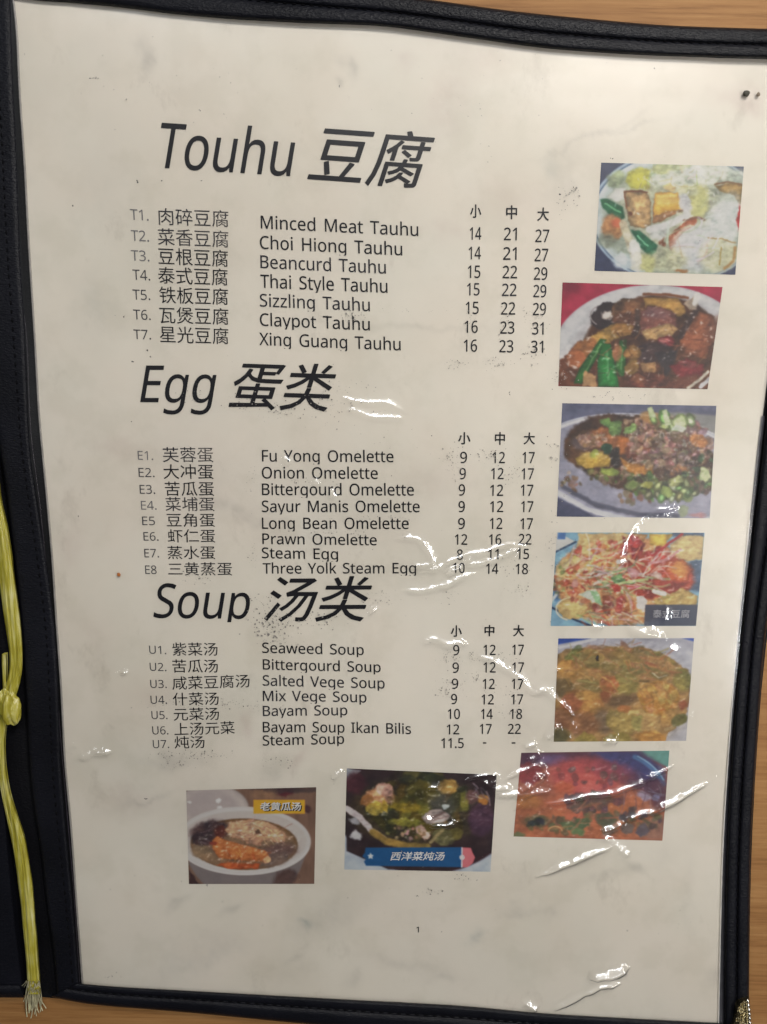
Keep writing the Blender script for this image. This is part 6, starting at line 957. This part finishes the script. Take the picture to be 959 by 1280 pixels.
def pic_cucumber(p):
    p.C[:] = np.array((92, 68, 56)) / 255; p.mottle(.15, 30, 120, 61); p.e(700, 75, 60, 34, (66, 26, 34), 0, 16, .9).e(850, 195, 24, 30, (56, 34, 38), 0, 14, .9).p([(400, 50), (910, 50), (910, 80), (640, 90)], (52, 42, 44), 20, .8).e(560, 100, 80, 30, (112, 82, 60), 0, 40, .7)
    p.e(220, 180, 240, 150, (146, 136, 132), .05, 12, 1, .06, .2, 0).e(200, 175, 190, 120, (126, 117, 116), .05, 50, .8, .05, 0, 0).e(262, 138, 16, 12, (206, 202, 200), 0, 10).e(262, 184, 14, 12, (196, 192, 190), 0, 10).e(64, 140, 12, 8, (190, 186, 184))
    p.p([(70, 470), (860, 440), (800, 600), (740, 695), (160, 695), (110, 640), (60, 560)], (92, 84, 84), 16, 1, .06, 0, 0).e(700, 660, 90, 60, (62, 44, 42), -.6, 30, .9).p([(60, 600), (130, 690), (60, 695)], (46, 32, 34), 14, 1)
    p.e(425, 405, 448, 228, (168, 160, 156), .02, 8, 1, .05, .15, 0).e(430, 400, 420, 196, (140, 132, 128), .02, 14, .9, .05, 0, 0).e(428, 428, 358, 172, (104, 74, 48), .02, 8, 1, .2, .2, 2).e(428, 440, 344, 152, (98, 76, 58), .02, 26, 1, .3, 0, 4)
    p.e(200, 340, 130, 70, (60, 44, 46), -.2, 30, .95, .4).e(150, 390, 80, 44, (50, 38, 42), 0, 24, .9, .5).strands(81, 16, 150, 390, 70, 50, 90, 6, [(90, 74, 76), (44, 34, 38)], .2, .5).e(270, 345, 40, 40, (70, 34, 30), 0, 16, .9)
    p.p([(300, 330), (340, 280), (470, 262), (580, 280), (700, 350), (720, 380), (690, 425), (560, 400), (520, 440), (420, 400), (340, 380)], (164, 122, 92), 12, 1, .45, .2, 8).p([(420, 360), (560, 380), (540, 440), (440, 425)], (150, 108, 84), 12, 1, .45, .15).strands(82, 44, 500, 340, 170, 60, 70, 5, [(196, 156, 120), (120, 82, 62), (176, 136, 104)], .25, .6).e(520, 350, 20, 14, (62, 44, 36), .4, 10, .9)
    p.e(660, 470, 110, 46, (78, 58, 56), -.1, 40, .9, .25).e(640, 530, 90, 40, (88, 72, 66), -.3, 30, .9, .3).e(150, 480, 70, 44, (104, 86, 66), .2, 20, .9, .3).e(200, 520, 60, 30, (120, 92, 66), .3, 20, .8)
    p.p([(215, 400), (250, 372), (330, 410), (450, 440), (560, 470), (590, 500), (540, 545), (380, 535), (260, 520), (222, 470)], (160, 88, 44), 14, 1, .3, .2, 5).l([(250, 400), (400, 450), (560, 490)], 30, (174, 100, 54), 24, .6, .3).strands(83, 20, 400, 470, 150, 40, 60, 5, [(140, 62, 26), (206, 124, 60)], 1.3, .5).p([(240, 565), (330, 545), (540, 560), (520, 590), (330, 592)], (168, 72, 34), 10, 1, .4, .2).l([(300, 545), (420, 552), (580, 540)], 14, (112, 70, 44), 10, .8).e(580, 530, 22, 26, (196, 130, 90), 0, 12, .9, .4).e(220, 420, 24, 14, (110, 40, 30), 0, 10, .8)
    p.arc(425, 410, 440, 218, 12, 170, 10, (186, 180, 176), 12, .7).glints(84, 22, 430, 430, 300, 120, 6, (196, 180, 160), .5).emboss(.22, 24, 18, 961, 420, 420, 330, 140, .4)
    p.p([(490, 132), (832, 132), (832, 224), (490, 224)], (186, 122, 24), 4, 1, .08, 0, 0)
def pic_watercress(p):
    p.C[:] = np.array((150, 160, 176)) / 255; p.e(520, 250, 520, 400, (48, 30, 36), 0, 14, 1, .2, 0, 0).e(500, 300, 480, 330, (52, 44, 44), 0, 12, 1, .2, 0, 0)
    p.p([(50, 45), (145, 60), (60, 130)], (120, 124, 132), 8, 1, 0, 0, 0).p([(150, 58), (920, 80), (915, 420), (890, 520), (640, 635), (300, 625), (60, 520), (60, 130)], (46, 34, 38), 10, 1, .2, 0, 0).e(470, 290, 390, 200, (54, 46, 36), 0, 60, 1, .4).e(110, 130, 60, 60, (66, 34, 42), 0, 40, .9)
    p.sc(91, 70, 440, 250, 260, 150, 22, 60, [(84, 74, 28), (64, 58, 30), (50, 50, 34), (96, 86, 36), (44, 38, 32)], .75, .5, 2.0).e(400, 270, 90, 26, (122, 104, 30), .05, 14, .9, .45).e(400, 355, 100, 22, (116, 112, 40), .1, 12, .9, .45).e(500, 180, 90, 60, (72, 66, 28), .3, 20, .9, .5).e(640, 150, 60, 44, (128, 100, 50), 0, 14, 1, .6).e(735, 235, 26, 60, (104, 100, 40), -.1, 12, .9, .4).e(680, 420, 44, 34, (92, 84, 40), 0, 14, .9)
    p.e(245, 210, 96, 56, (156, 110, 78), -.2, 14, 1, .6, .2).e(280, 170, 50, 36, (178, 130, 112), .3, 12, 1, .5).e(220, 275, 50, 40, (150, 128, 50), .2, 12, 1, .5).e(280, 265, 16, 40, (160, 132, 40), -.2, 10, .9).e(180, 230, 40, 30, (132, 84, 44), 0, 12, .9, .5)
    p.e(610, 260, 80, 70, (78, 78, 76), .4, 60, .6, .3).p([(490, 325), (540, 285), (600, 280), (655, 320), (620, 355), (520, 370)], (178, 158, 150), 10, 1, .45, .2).l([(540, 330), (620, 300)], 12, (110, 80, 76), 8, .8).l([(560, 345), (640, 320)], 8, (120, 92, 90), 6, .8).e(630, 265, 20, 14, (150, 160, 160))  # the grey disc paints the film's glare into the printed picture
    p.p([(455, 380), (490, 370), (540, 430), (510, 460), (460, 420)], (176, 140, 126), 10, 1, .5).sc(92, 40, 400, 420, 110, 40, 6, 16, [(110, 100, 60), (150, 130, 90), (60, 54, 36), (176, 150, 130)], .85).e(610, 440, 60, 50, (98, 92, 56), .3, 20, .9, .4).l([(540, 470), (580, 430), (610, 400)], 16, (150, 132, 88), 8, .8)
    p.e(830, 340, 76, 90, (70, 44, 62), 0, 34, .9, .3).e(800, 330, 30, 50, (84, 56, 76), .2, 30, .6, .3).e(842, 228, 28, 32, (176, 110, 44), 0, 12, 1, .4).e(780, 210, 40, 40, (90, 60, 60), 0, 20, .8).strands(93, 12, 800, 180, 60, 50, 60, 6, [(160, 160, 170), (90, 80, 90)], .9, .5)
    p.l([(58, 275), (140, 330), (200, 400), (280, 455)], 34, (168, 156, 158), 8, 1, .2).l([(210, 410), (290, 465), (400, 490), (520, 495)], 40, (128, 102, 48), 14, 1, .4).e(112, 430, 34, 26, (176, 176, 182), 0, 16, .95).e(110, 352, 30, 16, (160, 160, 168), .5, 12, .8).glints(94, 40, 420, 280, 300, 170, 6, (206, 200, 180), .5).emboss(.35, 36, 24, 971, 480, 290, 340, 170, .35).mottle(.14, 50, 40, 79)
    p.p([(170, 500), (720, 498), (718, 612), (172, 604), (160, 580), (172, 566), (150, 550), (165, 530)], (22, 72, 122), 4, 1, .08, 0, 0).p([(722, 500), (770, 502), (780, 530), (794, 556), (780, 590), (750, 612), (718, 612)], (206, 92, 100), 4, 1, .08, 0, 0).l([(720, 500), (718, 612)], 5, (226, 220, 224), 3, 1, 0, 0, 0).e(720, 556, 14, 14, (214, 206, 214), 0, 4, 1, 0, 0, 0)
    t = np.arange(10) * math.pi / 5 - math.pi / 2; r = np.where(np.arange(10) % 2 == 0, 20, 8.5); p.p(np.stack([198 + r * np.cos(t), 549 + r * np.sin(t)], 1), (214, 222, 230), 3, 1, 0, 0, 0)

def lin(c): return np.where(c <= 0.04045, c / 12.92, ((c + 0.055) / 1.055) ** 2.4)
PHOTOS = [  # painter, crop origin, crop scale, corners TL TR BR BL in drawing units, gain of ink, label
 (pic_sauce_tofu, (735, 190), 4.678, [(78, 62), (912, 85), (862, 718), (38, 695)], 0.98, 'photo of pale tofu and vegetables in a milky sauce on a blue plate'),
 (pic_claypot, (690, 345), 4.359, [(58, 35), (930, 60), (848, 617), (35, 600)], 1.0, 'photo of dark braised tofu with green beans on a white plate over red'),
 (pic_minced, (690, 495), 4.460, [(58, 40), (917, 55), (880, 682), (27, 672)], 1.08, 'photo of tofu under minced meat and spring onion on a grey metal plate'),
 (pic_thai, (680, 655), 4.567, [(75, 48), (918, 50), (868, 582), (38, 582)], 1.15, 'photo of tofu under red sauce and sliced onion on a light blue plate'),
 (pic_omelette, (685, 785), 5.047, [(66, 66), (922, 64), (872, 712), (36, 718)], 1.28, 'photo of a brown and green omelette heaped on a grey plate'),
 (pic_steamegg, (635, 930), 4.567, [(76, 50), (922, 38), (882, 552), (32, 528)], 1.32, 'photo of red and orange steamed egg with green onion and a blue rim'),
 (pic_cucumber, (225, 975), 5.328, [(42, 70), (908, 48), (895, 692), (60, 693)], 1.95, 'photo of soup in a white bowl with an orange caption box'),
 (pic_watercress, (420, 950), 4.567, [(62, 48), (918, 85), (882, 638), (48, 625)], 1.45, 'photo of dark soup in a black bowl with a blue caption ribbon'),
]
WHITE_INK = m_plain('white_print', (0.74, 0.74, 0.74), 0.5, 0, 0.2); GREY_INK = m_plain('grey_print', (0.36, 0.36, 0.40), 0.5, 0, 0.2)
def build_photo(fn, org, sc, Q, gain, label):
    nu, nv = 235, 175
    u, v = np.meshgrid(np.linspace(0, 1, nu), np.linspace(0, 1, nv)); Q = np.array(Q, float)
    g = (1 - u)[..., None] * (1 - v)[..., None] * Q[0] + u[..., None] * (1 - v)[..., None] * Q[1] + u[..., None] * v[..., None] * Q[2] + (1 - u)[..., None] * v[..., None] * Q[3]
    p = Paint(g[..., 0].ravel(), g[..., 1].ravel(), 1, (128, 128, 128)); fn(p)
    q = p.C.reshape(nv, nu, 3)
    for _ in range(2):                                   # the softness of the print
        q = np.pad(q, ((1, 1), (1, 1), (0, 0)), 'edge'); q = (q[:-2, 1:-1] + q[2:, 1:-1] + q[1:-1, :-2] + q[1:-1, 2:] + 2 * q[1:-1, 1:-1]) / 6
    q = q.reshape(-1, 3); q = q + (q.mean(1, keepdims=True) - q) * 0.17
    c = lin(np.clip(q, 0, 1)) * gain * 1.08; c = c / (1 + np.maximum(0, c - 0.55)); c = np.clip(c, 0.004, 0.86)
    P = UP(org[0] + g[..., 0] / sc, org[1] + g[..., 1] / sc, 0.00006).reshape(-1, 3)
    o = mesh_obj('food_photo', P, grid_faces(nu, nv), PRINT, SHEET)
    at = o.data.color_attributes.new('print', 'FLOAT_COLOR', 'POINT'); at.data.foreach_set('color', np.c_[c, np.ones(len(c))].astype(np.float32).ravel())
    o['label'] = label
    def cap(text, x0, y0, x1, y1, em, m, shear=0.0, bold=0.2, lift=0.00016, name='caption'):
        Words().put(text, org[0] + x0 / sc, org[1] + y0 / sc, org[0] + x1 / sc, org[1] + y1 / sc, em=em / sc, shear=shear, bottom=True, bold=bold, lift=lift).build(name, m, o)
    if fn is pic_thai: cap('泰式豆腐', 622, 536, 832, 536, 50, GREY_INK)
    if fn is pic_cucumber:
        cap('老黄瓜汤', 541, 207, 812, 207, 58, INK, 0.1, 0.5, 0.00013, 'caption_shadow'); cap('老黄瓜汤', 535, 203, 806, 203, 58, WHITE_INK, 0.1, 0.3)
    if fn is pic_watercress: cap('西洋菜炖汤', 312, 573, 622, 573, 52, WHITE_INK, 0.3, 0.22)
for a in PHOTOS: build_photo(*a)

# ------------------------------------------------------------------ the raffia string in the fold
STRING = root('raffia_string', 'yellow plastic raffia string knotted round the spine with a frayed lower end', 'string', tuple(U(10, 885, 0.004)))
def ribbon(rows, name, zc, parent, seed, seg=26, twist=0.0):
    """rows: (y, left x, right x) in pixels; a flattened bundle of folded film with ridges along it"""
    R_ = np.array(rows, float); n = 150; t = np.linspace(0, 1, n); yy = np.interp(t, np.linspace(0, 1, len(R_)), R_[:, 0])
    R2 = resample(R_, n); yy, xl, xr = R2[:, 0], R2[:, 1], R2[:, 2]
    V = np.zeros((n, 2 * seg, 3)); a = np.linspace(0, 1, seg)
    for j, q in enumerate(a):
        wob = (fbm(yy / 30.0, np.full(n, q * 3.0), seed, 2) - 0.5)
        px = xl + (xr - xl) * np.clip(q + 0.05 * wob * (0 < q < 1), 0, 1); prof = math.sin(math.pi * min(1, max(0, q))) ** 0.5
        ridge = fbm(np.full(n, q * 6.0) + yy / 160.0, yy / 90.0, seed + 5, 3) - 0.5
        z = zc + 0.0011 * prof + 0.0013 * ridge * prof
        V[:, j] = U(px, yy, z); b = U(px, yy, z); b[:, 2] = zc - 0.0006 * prof; V[:, 2 * seg - 1 - j] = b
    i = np.arange(n * 2 * seg).reshape(n, 2 * seg); k = np.roll(i, -1, 1)
    f = np.stack([i[:-1], k[:-1], k[1:], i[1:]], -1).reshape(-1, 4)
    return mesh_obj(name, V.reshape(-1, 3), f, RAFFIA, parent)
ribbon([(560, -22, -6), (600, -18, -1), (624, -14, 1), (657, -9, 9), (700, -4, 15.5), (752, 2, 22), (780, 6, 26), (807, 10.5, 28), (830, 13, 28.8), (847, 10, 27), (862, 5, 23), (878, 2, 17)], 'strand', 0.0052, STRING, 11)
ribbon([(888, 2, 14), (900, -3, 9), (925, -5, 6), (950, -4, 6.5), (970, -1.5, 8.5), (990, 1, 12), (1012, 5.5, 19), (1040, 12, 29), (1060, 16, 34), (1080, 19.5, 37), (1110, 23, 41), (1130, 26, 43), (1160, 28.5, 45), (1200, 32.5, 48), (1225, 34, 50), (1243, 34.5, 50.5)], 'strand', 0.0054, STRING, 23)
ribbon([(818, 2, 8), (830, 2, 8.5), (850, 3, 8), (868, 4, 9)], 'strand', 0.0044, STRING, 37, 12)
def knot():
    n, m_ = 70, 60; th = np.linspace(0, 2 * math.pi, n, endpoint=False)[None]; ph = np.linspace(0.01, math.pi - 0.01, m_)[:, None]
    x = np.sin(ph) * np.cos(th); y = np.cos(ph) + 0 * th; z = np.sin(ph) * np.sin(th)
    cr = 0.16 * np.sin(5 * th + 3.0 * y + 2 * x) + 0.24 * (fbm(x * 2.6 + 5 + z, y * 2.6 + 5, 77, 3) - 0.5) + 0.14 * np.abs(np.sin(4 * x - 3 * y + 1))
    r = 1 + cr
    c = U(11.0, 884.0, 0.0066); rx, ry, rz = 0.0029, 0.0047, 0.0025
    rot = 0.25; X = x * r * rx; Y = y * r * ry
    P = np.stack([c[0] + X * math.cos(rot) - Y * math.sin(rot), c[1] + X * math.sin(rot) + Y * math.cos(rot), c[2] + z * r * rz], -1)
    i = np.arange(n * m_).reshape(m_, n); k = np.roll(i, -1, 1)
    return mesh_obj('knot', P.reshape(-1, 3), np.stack([i[:-1], k[:-1], k[1:], i[1:]], -1).reshape(-1, 4), RAFFIA, STRING)
knot()
def frays():
    rng = np.random.default_rng(5); V = []; Fc = []; n0 = 0
    for k in range(46):
        x0 = 35 + 15 * rng.random(); y0 = 1226 + 14 * rng.random(); L = 14 + 26 * rng.random(); sp = (x0 - 42) * 0.35 + rng.normal() * 3.0
        if k in (3, 9): x0, y0, sp, L = 33, 1226, -9 - k, 14
        t = np.linspace(0, 1, 9); px = x0 + sp * t ** 1.5 + rng.normal() * 2.5 * np.sin(t * 3); py = y0 + L * t
        z = 0.0062 * (1 - t) ** 1.4 + 0.0006 + 0.0008 * rng.random()
        v, f = tube(U(px, py, z), 0.00011 + 0.00008 * rng.random(), 5); V.append(v); Fc.append(f + n0); n0 += len(v)
    return mesh_obj('frayed_end', np.concatenate(V), np.concatenate(Fc), FIBRE, STRING)
frays(); adopt(STRING)
for o in SHEET.children: o.matrix_parent_inverse = Matrix.Translation((0, 0, -0.0036))

# ------------------------------------------------------------------ crumbs on the sleeve
def crumb(px, py, r, m, label, seed, sx=1.0):
    n, k = 20, 14; th = np.linspace(0, 2 * math.pi, n, endpoint=False)[None]; ph = np.linspace(0.02, math.pi - 0.02, k)[:, None]
    x = np.sin(ph) * np.cos(th); y = np.sin(ph) * np.sin(th); z = np.cos(ph) + 0 * th
    q = 1 + 0.55 * (fbm(x * 2 + 9 + z, y * 2 + 9 - z, seed, 3) - 0.5)
    P = np.stack([x * q * r * sx, y * q * r, z * q * r * 0.45], -1).reshape(-1, 3)
    i = np.arange(n * k).reshape(k, n); kk = np.roll(i, -1, 1)
    o = mesh_obj('crumb', P, np.stack([i[:-1], i[1:], kk[1:], kk[:-1]], -1).reshape(-1, 4), m)
    o.location = tuple(UP(np.array(px, float), np.array(py, float), 0.00062 + r * 0.35)); o['label'] = label; o['category'] = 'crumb'
crumb(933, 117, 0.00080, m_plain('dark_crumb', (0.05, 0.045, 0.03), 0.6), 'round blackish crumb near the top right corner of the menu page', 3, 1.15)
crumb(948, 118, 0.00052, m_plain('brown_crumb', (0.23, 0.18, 0.13), 0.7), 'tiny tan crumb beside the round blackish crumb at the top right', 8, 0.9)
crumb(148.5, 718.5, 0.00055, m_plain('orange_crumb', (0.42, 0.13, 0.02), 0.6), 'tiny rusty orange crumb on the left margin beside the steamed egg lines', 12)
